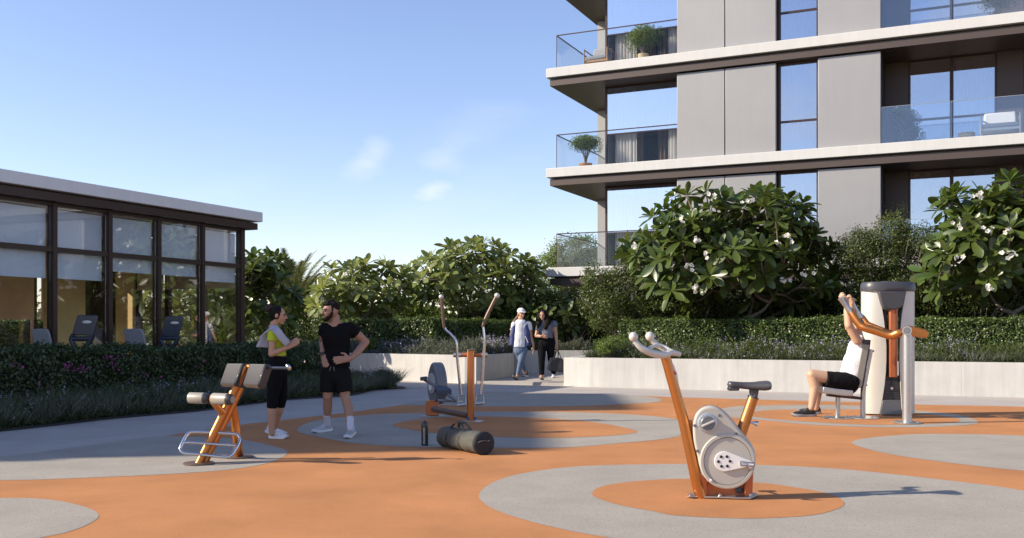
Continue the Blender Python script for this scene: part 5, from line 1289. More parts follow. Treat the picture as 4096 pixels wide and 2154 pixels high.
# ------------------------------------------------------------------ its seat
ch = thing('machine_seat', 'padded metal seat standing before the pull down machine', 'seat', G(2140, 1052))
zs_ = Z(3130, 1150, 400, 985)
DS = 15.05
def s4(x, y, dy=0.0): return zs_(x, y, DS+dy)
psx = zs_.s*DS/FL
for x, y in ((541, 1284), (793, 1296)): 
    c_ = gz(s4(x, y)); MB().lathe(c_+Vector((0, 0, .009)), [(.245, 0), (.245, .008), (.235, .012), (.02, .013)], 36).build('base_plate', 'steel', ch, smooth=30)
    for a in range(4): MB().lathe(c_+Vector((.19*math.cos(a*1.57+.4), .19*math.sin(a*1.57+.4), .021)), [(.016, 0), (.016, .01), (.009, .015)], 8).build('anchor_bolt', 'chrome', ch)
MB().tube([gz(s4(541, 1284))+Vector((0, 0, .02)), s4(547, 1075)], .036, 18).build('front_leg', 'steel', ch, smooth=40)
MB().tube(spline([gz(s4(793, 1296))+Vector((0, 0, .02)), s4(792, 1150), s4(796, 1010), s4(818, 880), s4(868, 612)], 5), .038, 18).build('rear_post', 'steel', ch, smooth=40)
MB().prism([s4(x, y, -.06) for x, y in ((450, 1056), (690, 1072), (776, 1082), (776, 1110), (452, 1076))], (0, .12, 0)).build('seat_beam', 'frame', ch, bevel=.005)
MB().prism([s4(x, y, -.24) for x, y in ((402, 988), (410, 984), (560, 1003), (690, 1014), (697, 1020), (697, 1062), (688, 1076), (600, 1072), (402, 1046), (396, 1036))], (0, .50, 0)).build('seat_pad', 'steel', ch, bevel=.018, seg=3)
o_ = MB().prism([s4(x, y, -.22) for x, y in ((792, 560), (845, 566), (858, 560), (785, 975), (770, 990), (715, 960))], (0, .44, 0)).build('back_pad', 'padtop', ch, bevel=.012, seg=3)
MB().prism([s4(x, y, -.215) for x, y in ((797, 514), (868, 518), (860, 556), (792, 556))], (0, .43, 0)).build('pad_top', 'navy', o_, bevel=.01)
MB().prism([s4(x, y, -.18) for x, y in ((872, 520), (860, 610), (792, 992), (776, 994), (862, 540))], (0, .36, 0)).build('back_plate', 'paddark', ch, bevel=.004)
for x, y in ((888, 630), (822, 965)): MB().lathe(s4(x-18, y, 0), [(.018, 0), (.018, .03), (.008, .05)], 10, Vector((1, 0, 0))).build('bolt', 'dgrey', ch)

# ================================================================== DUFFEL BAG and BOTTLE
zd = Z(1650, 1650, 400, 2576)
a_, b_ = zd(800, 598, 11.38), zd(1815, 805, 10.56); r_ = .121; a_.z = r_*.99; b_.z = r_*1.02
bag = thing('duffel_bag', 'olive grey cylindrical duffel bag with a black end lying on the plaza', 'duffel bag', gz((a_+b_)/2))
axd = (b_-a_); Ld = axd.length; td = axd.normalized(); sdv = Vector((0, 0, 1)).cross(td).normalized()
nb2 = 44; nr2 = 40; V = []
for i in range(nb2+1):
    f = i/nb2; e = 1.0
    if f < .10: e = math.sqrt(max(.0, 1-((.10-f)/.10)**2))*.25+.75*(.3+.7*min(1, f/.05))
    cinch = 1-.035*math.exp(-((f-.30)/.012)**2)-.035*math.exp(-((f-.62)/.012)**2)
    for j in range(nr2):
        w = 2*math.pi*j/nr2; n_v = noise.noise(Vector((f*7, math.cos(w)*1.6, math.sin(w)*1.6)))*.012+noise.noise(Vector((f*20, math.cos(w)*4, math.sin(w)*4+9)))*.005
        r = (r_+n_v)*e*cinch*(.98+.05*f); z_ = math.sin(w)*r; z_ = max(z_, -r_*.93); z_ *= (.94 if z_ > 0 else 1)
        V.append(a_+td*(Ld*f)+sdv*math.cos(w)*r*1.03+Vector((0, 0, z_)))
fs = [tuple(range(nr2))[::-1], tuple(nb2*nr2+j for j in range(nr2))]+[(i*nr2+j, i*nr2+(j+1) % nr2, (i+1)*nr2+(j+1) % nr2, (i+1)*nr2+j) for i in range(nb2) for j in range(nr2)]
MB().add(V, fs).build('body', 'canvas', bag, smooth=70)
MB().lathe(b_-td*.002, [(r_*1.06, 0), (r_*1.07, .012), (r_*1.03, .028), (r_*.9, .038), (r_*.5, .046), (.002, .048)], 32, td).build('end_panel', 'canvas2', bag, smooth=60)
for f in (.30, .62):
    c_ = a_+td*Ld*f; P = [c_+sdv*math.cos(w)*(r_+.006)*1.03+Vector((0, 0, max(-r_*.95, math.sin(w)*(r_+.006)*.95))) for w in np.linspace(0, 2*math.pi, 33)]
    vs = [];
    for p in P: vs += [p-td*.022, p+td*.022]
    MB().add(vs, [(2*i, 2*i+1, 2*i+3, 2*i+2) for i in range(32)]).build('strap', 'strap', bag, smooth=70)
for s_ in (-1, 1):
    P = spline([a_+td*Ld*.30+sdv*s_*.05+Vector((0, 0, r_*.92)), a_+td*Ld*.36+sdv*s_*.03+Vector((0, 0, r_*1.35)), a_+td*Ld*.46+sdv*s_*.015+Vector((0, 0, r_*1.5+.012*s_)), a_+td*Ld*.56+sdv*s_*.03+Vector((0, 0, r_*1.3)), a_+td*Ld*.62+sdv*s_*.05+Vector((0, 0, r_*.92))], 6)
    vs = []
    for p in P: vs += [p-sdv*.018, p+sdv*.018]
    MB().add(vs, [(2*i, 2*i+1, 2*i+3, 2*i+2) for i in range(len(P)-1)]).build('carry_handle', 'strap', bag, smooth=70)
MB().box(a_+td*Ld*.46+Vector((0, 0, r_*1.5)), (.11, .05, .022), td.to_track_quat('X', 'Z').to_matrix()).build('handle_wrap', 'canvas', bag, bevel=.008)
MB().tube(spline([a_+td*Ld*.80-sdv*.045+Vector((0, 0, r_*.88)), a_+td*Ld*.95-sdv*.09+Vector((0, 0, r_*.65)), b_-sdv*.11+td*.01, b_-sdv*.05+td*.055+Vector((0, 0, .03)), b_+sdv*.03+td*.06+Vector((0, 0, .03))], 5), .006, 6).build('pull_strap', 'strap', bag)
MB().ball(b_+sdv*.04+td*.052+Vector((0, 0, .03)), .007, 8, 6).build('buckle', 'chrome', bag)
bo = G(1068.5, 1122.5); hgt = .292
btl = thing('water_bottle', 'dark slim water bottle with white lettering beside the duffel bag', 'bottle', bo)
MB().lathe(bo, [(.028, 0), (.037, .006), (.0400, .02), (.0405, .19), (.0405, .235), (.039, .25), (.033, .268), (.022, .280), (.010, .285), (.010, .292), (.001, .293)], 32).build('body', 'bottle', btl, smooth=35)
MB().lathe(bo+Vector((0, 0, .2235)), [(.0408, 0), (.0412, .001), (.0412, .003), (.0408, .004)], 32).build('lid_seam', 'black', btl)
fc = bpy.data.curves.new('lettering', 'FONT'); fc.body = 'MUXXOM'; fc.size = .048; fc.extrude = .0012; fc.align_x = 'CENTER'; fc.align_y = 'CENTER'; fc.space_character = 1.0
tmp_ = bpy.data.objects.new('lettering_curve', fc); COL.objects.link(tmp_); dg_ = bpy.context.evaluated_depsgraph_get()
lm = bpy.data.meshes.new_from_object(tmp_.evaluated_get(dg_)); lm.name = 'lettering'; lm.materials.clear(); bpy.data.objects.remove(tmp_)
fo = link_mesh('lettering', lm, 'label', btl)
fo.matrix_basis = Matrix.Translation(Vector((-.002, -.0405, .118))) @ Matrix.Rotation(R_(90), 4, 'X') @ Matrix.Rotation(R_(90), 4, 'Z') @ Matrix.Diagonal((.86, .62, 1, 1))

# ================================================================== PEOPLE
def head_parts(c, f, s=1.0, u=Vector((0, 0, 1)), male=False):
    """body pieces of a head centred at c (half way chin to crown), f = facing"""
    f = Vector(f).normalized(); u = (u-f*u.dot(f)).normalized(); r = f.cross(u); R = Matrix((r, f, u)).transposed()
    P = [('b', c+u*.028*s-f*.008*s, (.073*s, .092*s, .084*s), R), ('c', c-u*.01*s+f*.025*s, .058*s, c-u*.075*s+f*.05*s, (.036 if male else .030)*s),
         ('b', c-u*.02*s+f*.045*s, (.056*s, .045*s, .06*s), R),
         ('c', c+u*.018*s+f*.083*s, .010*s, c-u*.018*s+f*.105*s, .014*s), ('b', c-u*.024*s+f*.094*s, (.018*s, .012*s, .010*s), R),
         ('c', c+u*.030*s+f*.079*s-r*.035*s, .010*s, c+u*.030*s+f*.079*s+r*.035*s, .010*s),
         ('b', c-u*.053*s+f*.086*s, (.022*s, .010*s, .009*s), R), ('b', c-u*.088*s+f*.068*s, (.020*s, .018*s, .014*s), R)]
    for k in (-1, 1):
        P.append(('b', c-u*.004*s-f*.008*s+r*k*.076*s, (.010*s, .020*s, .031*s), R))
        P.append(('b', c-u*.012*s+f*.062*s+r*k*.036*s, (.020*s, .018*s, .018*s), R))
    return P, R, r, u, f
def face(c, R, r, u, f, s, parent, smile=False):
    for k in (-1, 1):
        MB().ball(c+u*.006*s+f*.084*s+r*k*.031*s, (.013*s, .008*s, .006*s), 10, 6, R).build('eye', 'eye', parent, smooth=80)
        MB().tube([c+u*.024*s+f*.090*s+r*k*.014*s, c+u*.030*s+f*.090*s+r*k*.032*s, c+u*.024*s+f*.078*s+r*k*.050*s], .0042*s, 6).build('eyebrow', 'hair', parent)
    MB().ball(c-u*.053*s+f*.095*s, (.021*s, .006*s, .0055*s), 12, 6, R).build('lips', 'lip', parent, smooth=80)
    if smile: MB().ball(c-u*.051*s+f*.099*s, (.016*s, .004*s, .0035*s), 12, 6, R).build('teeth', 'tooth', parent, smooth=80)
def hand_parts(w, d, side, nrm, s=1.0, curl=.3, spread=.25, thumb=1):
    """w wrist, d finger direction, side = towards the thumb, nrm = towards the back of the hand"""
    d = Vector(d).normalized(); side = Vector(side); side = (side-d*side.dot(d)).normalized(); n = d.cross(side).normalized()
    if n.dot(Vector(nrm)) < 0: n = -n
    P = [('c', w, .024*s, w+d*.03*s, .026*s, dict(flat=.7, side=side)), ('c', w+d*.03*s, .034*s, w+d*.082*s, .036*s, dict(flat=.42, side=side))]
    for i, (off, ln) in enumerate(((.028, .072), (.010, .082), (-.009, .076), (-.027, .060))):
        b = w+d*.090*s+side*off*s; dd = (d+side*off*spread*10*.35).normalized(); bend = Quaternion(side, 0)
        p1 = b+(dd*math.cos(curl*.5)-n*math.sin(curl*.5))*ln*.5*s; p2 = p1+(dd*math.cos(curl*1.6)-n*math.sin(curl*1.6))*ln*.5*s
        P.append(('c', b-dd*.012*s, .0100*s, p1, .0095*s)); P.append(('c', p1, .0095*s, p2, .0082*s))
    t0 = w+d*.028*s+side*.026*s; t1 = t0+(d*.55+side*.75-n*.25).normalized()*.040*s; t2 = t1+(d*.9+side*.25-n*.3*curl).normalized()*.032*s
    P += [('c', t0, .014*s, t1, .0120*s), ('c', t1, .0120*s, t2, .0095*s)]
    return P
def shoe(parent, heel, toe, s=1.0, up='shoe', so='sole', name='shoe', pitch=0.0, lift=0.0, collar=.05):
    """heel and toe are the ends of the sole on the ground"""
    h, t_ = Vector(heel), Vector(toe); d = (t_-h); L = d.length; d = Vector((d.x, d.y, 0)).normalized(); r = Vector((d.y, -d.x, 0)); u = Vector((0, 0, 1))
    if pitch: q = Quaternion(r, pitch); d = q @ d; u = q @ u
    h = h+Vector((0, 0, lift)); W = .046*s; P = lambda a, b, c_: h+d*a*L+r*b+u*c_
    prof = [(0, .55), (.04, .78), (.12, .86), (.3, .80), (.5, .84), (.7, 1.05), (.82, 1.04), (.93, .80), (1.0, .35)]
    out_ = [P(a, b*W, 0) for a, b in prof]+[P(a, -b*W, 0) for a, b in prof[::-1]]
    V = []; n = len(out_)
    for (z_, k) in ((.0, .93), (.006*s, 1.0), (.026*s, 1.02), (.030*s, .9)):
        c_ = P(.5, 0, 0)
        for i, p in enumerate(out_):
            a = (p-h).dot(d)/L; rise = (.022*s*max(0, (a-.8)/.2)**2+.006*s*max(0, (.12-a)/.12)) if not pitch else .0
            V.append(p+(c_-p)*(1-k)*.5+u*(z_+rise))
    fs = [tuple(range(n)), tuple(3*n+i for i in range(n))[::-1]]+[(k*n+i, k*n+(i+1) % n, (k+1)*n+(i+1) % n, (k+1)*n+i) for k in range(3) for i in range(n)]
    prims = [('c', P(.13, 0, .050*s), .036*s, P(.42, 0, .052*s), .037*s, dict(side=r)), ('c', P(.40, 0, .050*s), .038*s, P(.80, 0, .036*s), .036*s, dict(side=r, flat=.85)),
             ('c', P(.78, 0, .036*s), .038*s, P(.90, 0, .034*s), .028*s, dict(side=r, flat=.8)), ('c', P(.16, 0, .055*s), .037*s, P(.19, 0, .088*s), .036*s), ('c', P(.30, 0, .07*s), .03*s, P(.5, 0, .055*s), .028*s)]
    o = figure(name, prims, up, parent, .008*s, 3)
    MB().add(V, fs).build('sole', so, o, smooth=50)
    for k in range(4):
        a = .42+.075*k; zz = (.098-.012*k)*s
        MB().tube([P(a, -.022*s, zz-.012*s), P(a+.01, 0, zz-.002*s), P(a, .022*s, zz-.012*s)], .0030*s, 5).build('lace', so, o)
    return o
F_ = dict(flat=1.0)
def flatc(p0, r0, p1, r1, flat=1.0, side=(1, 0, 0), e0=True, e1=True): return ('c', p0, r0, p1, r1, dict(flat=flat, side=Vector(side), e0=e0, e1=e1))

# ---- the man with hands on hips
zm = Z(1240, 1180, 260, 1174); zl = Z(1020, 1400, 460, 1558); dM = 12.45
m1 = lambda x, y, dy=0.0: zm(x, y, dM+dy)
m2 = lambda x, y, dy=0.0: zl(x, y, dM+dy)
man = thing('person', 'bearded man in black t-shirt and shorts standing with hands on hips', 'person', G(846, 1098))
hc = m1(372, 305, -.02); HF, R, r, u, f = head_parts(hc, (-.80, -.60, -.05), 1.10, male=True)
hipL, hipR = m2(998, 330), m2(1185, 330)
kneeL, kneeR = m2(985, 640, -.02), m2(1222, 640, -.03)
ankL, ankR = m2(978, 1010, .12), m2(1293, 1070, -.25)
shL, shR = m1(278, 610, -.02), m1(712, 605, .02)
elL, elR = m1(228, 860, .10), m1(1005, 852, .12)
wrL, wrR = m1(232, 1080, -.04), m1(735, 1150, -.15)
body = HF+[('c', m1(455, 420), .060, m1(450, 560), .068), flatc(m1(450, 710), .150, m1(470, 780), .165, .68), ('c', m1(430, 500), .045, m1(330, 600), .050), ('c', m1(470, 500), .045, m1(600, 595), .052), flatc(m1(470, 760), .165, m1(485, 1000), .14, .72), flatc(m1(485, 1000), .14, m2(1090, 270), .155, .72),
  ('c', shL, .06, elL, .044), ('c', elL, .046, wrL, .030), ('c', shR, .066, m1(900, 760, .08), .058), ('c', m1(900, 760, .08), .056, elR, .046), ('c', elR, .050, m1(880, 1010, .0), .046), ('c', m1(880, 1010, .0), .046, wrR, .030),
  ('c', hipL, .09, kneeL, .060), ('c', hipR, .09, kneeR, .060), ('b', kneeL, (.058, .062, .06)), ('b', kneeR, (.058, .062, .06)),
  ('c', kneeL, .055, m2(985, 780, .04), .058), ('c', m2(985, 780, .04), .058, ankL, .036), ('c', kneeR, .055, m2(1265, 790, -.06), .060), ('c', m2(1265, 790, -.06), .060, ankR, .037)]
body += hand_parts(wrL, m1(262, 1210, -.11)-wrL, Vector((.9, -.5, 0)), Vector((-.5, -.8, 0)), 1.15, .25, .5)
body += hand_parts(wrR, m1(520, 1180, -.20)-wrR, Vector((-.1, .15, .9)), Vector((0, -1, .2)), 1.25, .12, .9)
bd = figure('body', body, 'skin2', man, .0065, 3)
face(hc, R, r, u, f, 1.10, man, True)
# beard and hair
figure('beard', [('c', hc-u*.055+f*.035+r*.055, .026, hc-u*.092+f*.070+r*.02, .028), ('c', hc-u*.055+f*.035-r*.055, .026, hc-u*.092+f*.070-r*.02, .028), ('c', hc-u*.098+f*.066-r*.018, .030, hc-u*.098+f*.066+r*.018, .030), ('c', hc+u*.0+r*.078+f*.01, .012, hc-u*.055+f*.035+r*.060, .022), ('c', hc+u*.0-r*.078+f*.01, .012, hc-u*.055+f*.035-r*.060, .022), ('c', hc-u*.039+f*.104-r*.022, .007, hc-u*.039+f*.104+r*.022, .007)], 'hair', man, .006, 2)
figure('hair', [('b', hc+u*.058-f*.030, (.084, .096, .078), R), ('c', hc+u*.04+r*.076+f*.012, .014, hc-u*.01+r*.077+f*.014, .010), ('c', hc+u*.04-r*.076+f*.012, .014, hc-u*.01-r*.077+f*.014, .010), ('c', hc+u*.100+f*.065, .032, hc+u*.125-f*.03, .035), ('b', hc+u*.095+f*.045, (.062, .05, .034), R)], 'hair', man, .007, 2, .004, 45)
sh = [flatc(m1(452, 735), .168, m1(468, 780), .186, .68), flatc(m1(468, 770), .186, m1(488, 1010), .152, .74), flatc(m1(488, 1010), .154, m1(470, 1298), .182, .76, e1=False),
      ('c', m1(385, 590, .0), .056, m1(265, 635, -.01), .074), ('c', m1(545, 580, .0), .060, m1(715, 625, .02), .086), ('c', m1(350, 650, .0), .08, m1(600, 650, .0), .085), flatc(m1(262, 620, -.01), .078, m1(222, 745, .02), .062, e1=False), flatc(m1(720, 605, .02), .086, m1(850, 705, .06), .074, e1=False)]
figure('t_shirt', sh, 'blackcloth', man, .010, 9, .008, 7)
figure('shorts', [flatc(m2(1088, 196), .160, m2(1088, 330), .178, .72, e0=False), flatc(m2(998, 330), .112, m2(985, 572, -.01), .100, e1=False), flatc(m2(1185, 330), .112, m2(1218, 575, -.02), .104, e1=False)], 'blackcloth2', man, .010, 4, .008, 8)
MB().tube(spline([m2(1030, 228, -.16), m2(1018, 260, -.165), m2(1008, 288, -.16)], 3), .004, 5).build('drawstring', 'mgrey', man)
MB().tube(spline([m2(1068, 228, -.16), m2(1070, 262, -.165), m2(1072, 290, -.16)], 3), .004, 5).build('drawstring', 'mgrey', man)
MB().tube([wrL+Vector((0, 0, .028)), wrL+Vector((0, 0, -.002))], .038, 16).build('wristband', 'black', man, smooth=40)
MB().box(wrL+Vector((-.012, -.036, .012)), (.036, .014, .038)).build('watch_face', 'black', man, bevel=.005)
for kx, a, b_k, an in ((0, (975, 880, .06), ankL, 0), (1, (1290, 915, -.17), ankR, 0)):
    P0 = m2(*a); figure('sock', [flatc(P0, .046, an and b_k or b_k, .043, e0=False)], 'sock', man, .008, 2)
shoe(man, G(833, 1084.5), G(787, 1091.5), 1.05, 'shoe', 'sole')
shoe(man, G(889, 1092), G(871, 1106.5), 1.05, 'shoe', 'sole')

# ---- the woman with a towel
zw = Z(1020, 1190, 200, 1042); dW = 12.2
w1 = lambda x, y, dy=0.0: zw(x, y, dW+dy)
w2 = lambda x, y, dy=0.0: zl(x, y, dW+dy)
wo = thing('person', 'woman in lime top and black capri leggings with a towel over her shoulders', 'person', G(698, 1102))
hc = w1(480, 385); HF, R, r, u, f = head_parts(hc, (.97, .10, -.10), 1.0)
body = HF+[('c', w1(420, 480), .048, w1(385, 640), .052), flatc(w1(402, 800), .10, w1(430, 880), .115, .8, (0, 1, 0)), flatc(w1(430, 880), .115, w1(470, 1100), .092, .85, (0, 1, 0)), flatc(w1(470, 1100), .092, w2(300, 230), .125, .9, (0, 1, 0)),
  ('b', w1(530, 860), (.07, .10, .07)),
  ('c', w1(365, 770, -.145), .046, w1(345, 1180, -.17), .039), ('c', w1(345, 1180, -.17), .041, w1(640, 1062, -.16), .026),
  ('c', w1(400, 760, .15), .050, w1(420, 1150, .16), .040), ('c', w1(420, 1150, .16), .041, w1(665, 1050, .02), .026),
  ('c', w2(278, 320, -.07), .090, w2(242, 640, -.07), .056), ('c', w2(242, 640, -.07), .052, w2(222, 860, -.06), .055), ('c', w2(222, 860, -.06), .054, w2(228, 1130, -.05), .034),
  ('c', w2(320, 320, .08), .090, w2(362, 640, .10), .054), ('c', w2(362, 640, .10), .050, w2(325, 830, .12), .054), ('c', w2(325, 830, .12), .050, w2(262, 1060, .22), .033)]
body += hand_parts(w1(640, 1062, -.16), w1(860, 920, -.12)-w1(640, 1062, -.16), Vector((-.3, .3, .8)), Vector((.0, -1, .3)), 1.12, .10, .9)
body += hand_parts(w1(665, 1050, .02), w1(850, 960, .0)-w1(665, 1050, .02), Vector((-.3, -.3, .8)), Vector((0, 1, .3)), 1.0, .35, .2)
figure('body', body, 'skin', wo, .0065, 3)
face(hc, R, r, u, f, 1.0, wo)
hr = figure('hair', [('b', hc+u*.030-f*.020, (.080, .094, .090), R), ('c', hc-f*.050-u*.0, .062, hc-f*.050-u*.045, .045)], 'hair', wo, .007, 2, .003, 60)
figure('hair_bun', [('b', w1(292, 225), (.056, .052, .046)), ('b', w1(265, 255), (.034, .04, .034)), ('b', w1(320, 205), (.035, .035, .03)), ('c', w1(330, 260), .026, w1(370, 290), .03)], 'hairbun', wo, .006, 1, .008, 60)
top_ = [flatc(w1(405, 815), .112, w1(430, 890), .126, .8, (0, 1, 0)), flatc(w1(430, 890), .126, w1(468, 1080), .105, .86, (0, 1, 0)), flatc(w1(468, 1080), .105, w1(480, 1228), .112, .9, (0, 1, 0), e1=False), ('b', w1(520, 880, -.05), (.080, .068, .070)), ('b', w1(520, 880, .06), (.080, .068, .070)),
        flatc(w1(370, 762, -.14), .068, w1(352, 925, -.165), .060, e1=False), flatc(w1(402, 765, .13), .064, w1(405, 920, .16), .058, e1=False), ('c', w1(385, 740, -.10), .052, w1(395, 740, .10), .052)]
figure('top', top_, 'lime', wo, .009, 3, .004, 9)
lg = [flatc(w1(485, 1215), .108, w2(300, 190), .132, .92, (0, 1, 0), e0=False), flatc(w2(300, 190), .132, w2(300, 290), .140, .9, (0, 1, 0)), ('b', w2(262, 290), (.10, .15, .11)),
      ('c', w2(283, 300, -.07), .112, w2(246, 620, -.07), .072), flatc(w2(246, 620, -.07), .072, w2(228, 790, -.06), .064, e1=False), ('c', w2(322, 300, .08), .108, w2(363, 620, .10), .072), flatc(w2(363, 620, .10), .072, w2(335, 775, .12), .064, e1=False)]
figure('leggings', lg, 'blackcloth', wo, .009, 3)
# towel: draped band over the shoulders, front and back ends
def ribbon(name, path, widthv, m, parent, th=.012, wr=.006):
    P = spline(path, 5); k = len(P); W = [Vector(w) for w in spline(widthv, 5)] if len(widthv) == len(path) else [Vector(widthv[0])]*k
    nx = 6; vs = []
    for i, p in enumerate(P):
        t_ = (P[min(i+1, k-1)]-P[max(i-1, 0)]).normalized(); n = t_.cross(W[i]).normalized()
        for j in range(nx+1):
            a = j/nx-.5; vs.append(p+W[i]*a+n*(wr*math.sin(j*2.2+i*.35)))
    fs = [(i*(nx+1)+j, i*(nx+1)+j+1, (i+1)*(nx+1)+j+1, (i+1)*(nx+1)+j) for i in range(k-1) for j in range(nx)]
    o = MB().add(vs, fs).build(name, m, parent, smooth=80)
    s = o.modifiers.new('thick', 'SOLIDIFY'); s.thickness = th; s.offset = 0
    return o
tw = thing('towel', 'lilac grey towel draped over the shoulders of the woman in the lime top', 'towel', w1(400, 720))
ribbon('towel_cloth', [w1(680, 985, -.205), w1(570, 850, -.22), w1(475, 722, -.205), w1(395, 640, -.155), w1(325, 642, -.125), w1(258, 740, -.135), w1(212, 880, -.13), w1(180, 1045, -.12)],
       [(.05, .0, .05), (.06, .01, .05), (.06, .03, .06), (.03, .10, .05), (.0, .14, .05), (.08, .10, .03), (.13, .07, .02), (.17, .06, -.01)], 'towel', tw, .014, .006)
ribbon('towel_cloth', [w1(690, 985, .165), w1(580, 860, .18), w1(480, 730, .19), w1(400, 645, .14), w1(330, 642, .10), w1(280, 740, .08), w1(240, 880, .08), w1(215, 1040, .08)],
       [(.07, .0, .07), (.07, .01, .06), (.06, -.03, .07), (.03, -.09, .06), (.0, -.13, .05), (.08, -.10, .03), (.13, -.07, .02), (.16, -.06, -.01)], 'towel', tw, .014, .006)
cs2 = thing('phone_case', 'sage green folded case held in the hands of the woman in the lime top', 'case', w1(785, 920))
MB().box(w1(785, 915, -.03), (150*zw.s*dW/FL, .09, .02), Matrix.Rotation(R_(-4), 3, 'Y')).build('case_cover', 'green', cs2, bevel=.005)
MB().box(w1(785, 926, -.03), (140*zw.s*dW/FL, .085, .012), Matrix.Rotation(R_(-4), 3, 'Y')).build('case_inside', 'black', cs2, bevel=.003)
shoe(wo, G(677.5, 1103.5), G(724.5, 1105), 1.0, 'shoew', 'sole')
shoe(wo, G(670.5, 1089), G(719, 1097.5), 1.0, 'shoew', 'sole')

# ---- the two walkers
zk = Z(1900, 1150, 500, 1506); dK = 24.35
k1 = lambda x, y, dy=0.0: zk(x, y, dK+dy)
wa_ = thing('person', 'walking woman in white cap, white t-shirt and open navy vest', 'person', G(1308, 958, .08))
hc = k1(556, 325, -.02); HF, R, r, u, f = head_parts(hc, (.45, -.89, -.08), 1.10)
body = HF+[('c', k1(545, 370), .055, k1(545, 420), .06), flatc(k1(548, 450), .15, k1(545, 560), .16, .6), flatc(k1(545, 560), .15, k1(540, 740), .15, .7),
  ('c', k1(650, 450), .062, k1(672, 590, .02), .048), ('c', k1(672, 590, .02), .046, k1(704, 705, -.03), .032), ('c', k1(470, 450), .058, k1(440, 580, .08), .046), ('c', k1(440, 580, .08), .046, k1(455, 660, .18), .034),
  ('c', k1(520, 770), .080, k1(560, 895, .05), .066), ('c', k1(560, 895, .05), .064, k1(602, 1030, .28), .042), ('c', k1(580, 770), .080, k1(555, 890, -.08), .066), ('c', k1(555, 890, -.08), .064, k1(512, 1070, -.02), .042)]
body += hand_parts(k1(704, 705, -.03), Vector((.05, -.1, -1)), Vector((-.3, -.9, 0)), Vector((1, 0, 0)), 1.3, .3)
body += hand_parts(k1(455, 660, .18), Vector((.3, .1, -1)), Vector((.3, -.9, 0)), Vector((-1, 0, 0)), 1.1, .5)
figure('body', body, 'skin', wa_, .011, 2)
face(hc, R, r, u, f, 1.10, wa_, True)
figure('hair', [('b', hc+u*.03-f*.03, (.086, .088, .090), R), ('c', hc-f*.07-u*.02, .05, k1(475, 420, .03), .05), ('c', k1(475, 420, .03), .055, k1(440, 490, .02), .035)], 'hairb', wa_, .010, 1, .008, 40)
cap_ = thing('cap', 'white baseball cap on the walking woman in the navy vest', 'cap', hc)
figure('crown', [('b', hc+u*.075-f*.005, (.098, .112, .082), R)], 'whitecloth', cap_, .009, 2)
MB().prism([hc+u*.062+f*.08-r*.075, hc+u*.052+f*.14-r*.06, hc+u*.045+f*.175, hc+u*.052+f*.14+r*.06, hc+u*.062+f*.08+r*.075], u*.012).build('brim', 'whitecloth', cap_, bevel=.004)
figure('t_shirt', [flatc(k1(548, 440), .155, k1(545, 570), .168, .64), flatc(k1(545, 570), .165, k1(538, 722), .168, .72, e1=False), flatc(k1(648, 448), .075, k1(662, 520), .068, e1=False), flatc(k1(472, 448), .072, k1(452, 520, .04), .066, e1=False)], 'whitecloth', wa_, .011, 3, .010, 7)
def slab(pts, th, nm, m, par, bev=.01, dv=(0, 1, 0)): return MB().prism(pts, Vector(dv)*th).build(nm, m, par, bevel=bev)
vs_ = [ [k1(x, y, dy) for x, y, dy in ((590, 415, -.11), (640, 420, -.05), (668, 560, -.03), (668, 690, -.06), (640, 722, -.12), (598, 706, -.15), (570, 600, -.16), (572, 500, -.15))], [k1(x, y, dy) for x, y, dy in ((515, 400, -.10), (462, 425, -.04), (430, 560, .0), (418, 700, -.04), (470, 712, -.13), (478, 600, -.15), (490, 480, -.14))] ]
vest = figure('vest', [flatc(k1(612, 440, -.02), .075, k1(625, 560, -.03), .080, .9), flatc(k1(625, 560, -.03), .080, k1(630, 708, -.04), .078, .9, e1=False), flatc(k1(480, 440, .0), .062, k1(458, 560, -.01), .070, .9), flatc(k1(458, 560, -.01), .070, k1(446, 702, -.01), .072, .9, e1=False), flatc(k1(545, 450, .10), .13, k1(545, 700, .09), .15, .4, e1=False)], 'navycloth', wa_, .011, 3, .008, 8)
MB().tube([k1(605, 590, -.14), k1(640, 668, -.15)], .008, 6).build('vest_stripe', 'whitecloth', vest)
MB().prism([k1(640, 405, -.10), k1(600, 440, -.15), k1(575, 500, -.17), k1(600, 470, -.16), k1(645, 425, -.11)], (0, .02, 0)).build('vest_lapel', 'whitecloth', vest)
figure('leggings', [flatc(k1(545, 715), .165, k1(548, 765), .178, .68, e0=False), ('c', k1(512, 755), .100, k1(560, 895, .05), .074), flatc(k1(560, 895, .05), .072, k1(597, 1005, .24), .050, e1=False), ('c', k1(588, 755), .104, k1(555, 890, -.08), .076), flatc(k1(555, 890, -.08), .074, k1(518, 1050, -.03), .052, e1=False)], 'denim', wa_, .011, 3)
fp = k1(500, 1085, -.05); g0_ = G(1301, 957, .08); g1_ = G(1287.5, 961, .08)
shoe(wa_, g0_, g0_+Vector((-.13, -.30, 0)), 1.2, 'shoen', 'soleg', pitch=R_(18), lift=.0)
g0_ = G(1324, 948, .08); shoe(wa_, g0_+Vector((.03, .1, 0)), g0_+Vector((-.08, -.20, 0)), 1.15, 'shoen', 'sole')
wb_ = thing('person', 'walking woman with long dark hair in slate t-shirt and black trousers', 'person', G(1375, 960, .08))
hc = k1(815, 335, -.02); HF, R, r, u, f = head_parts(hc, (-.25, -.93, -.28), 1.10)
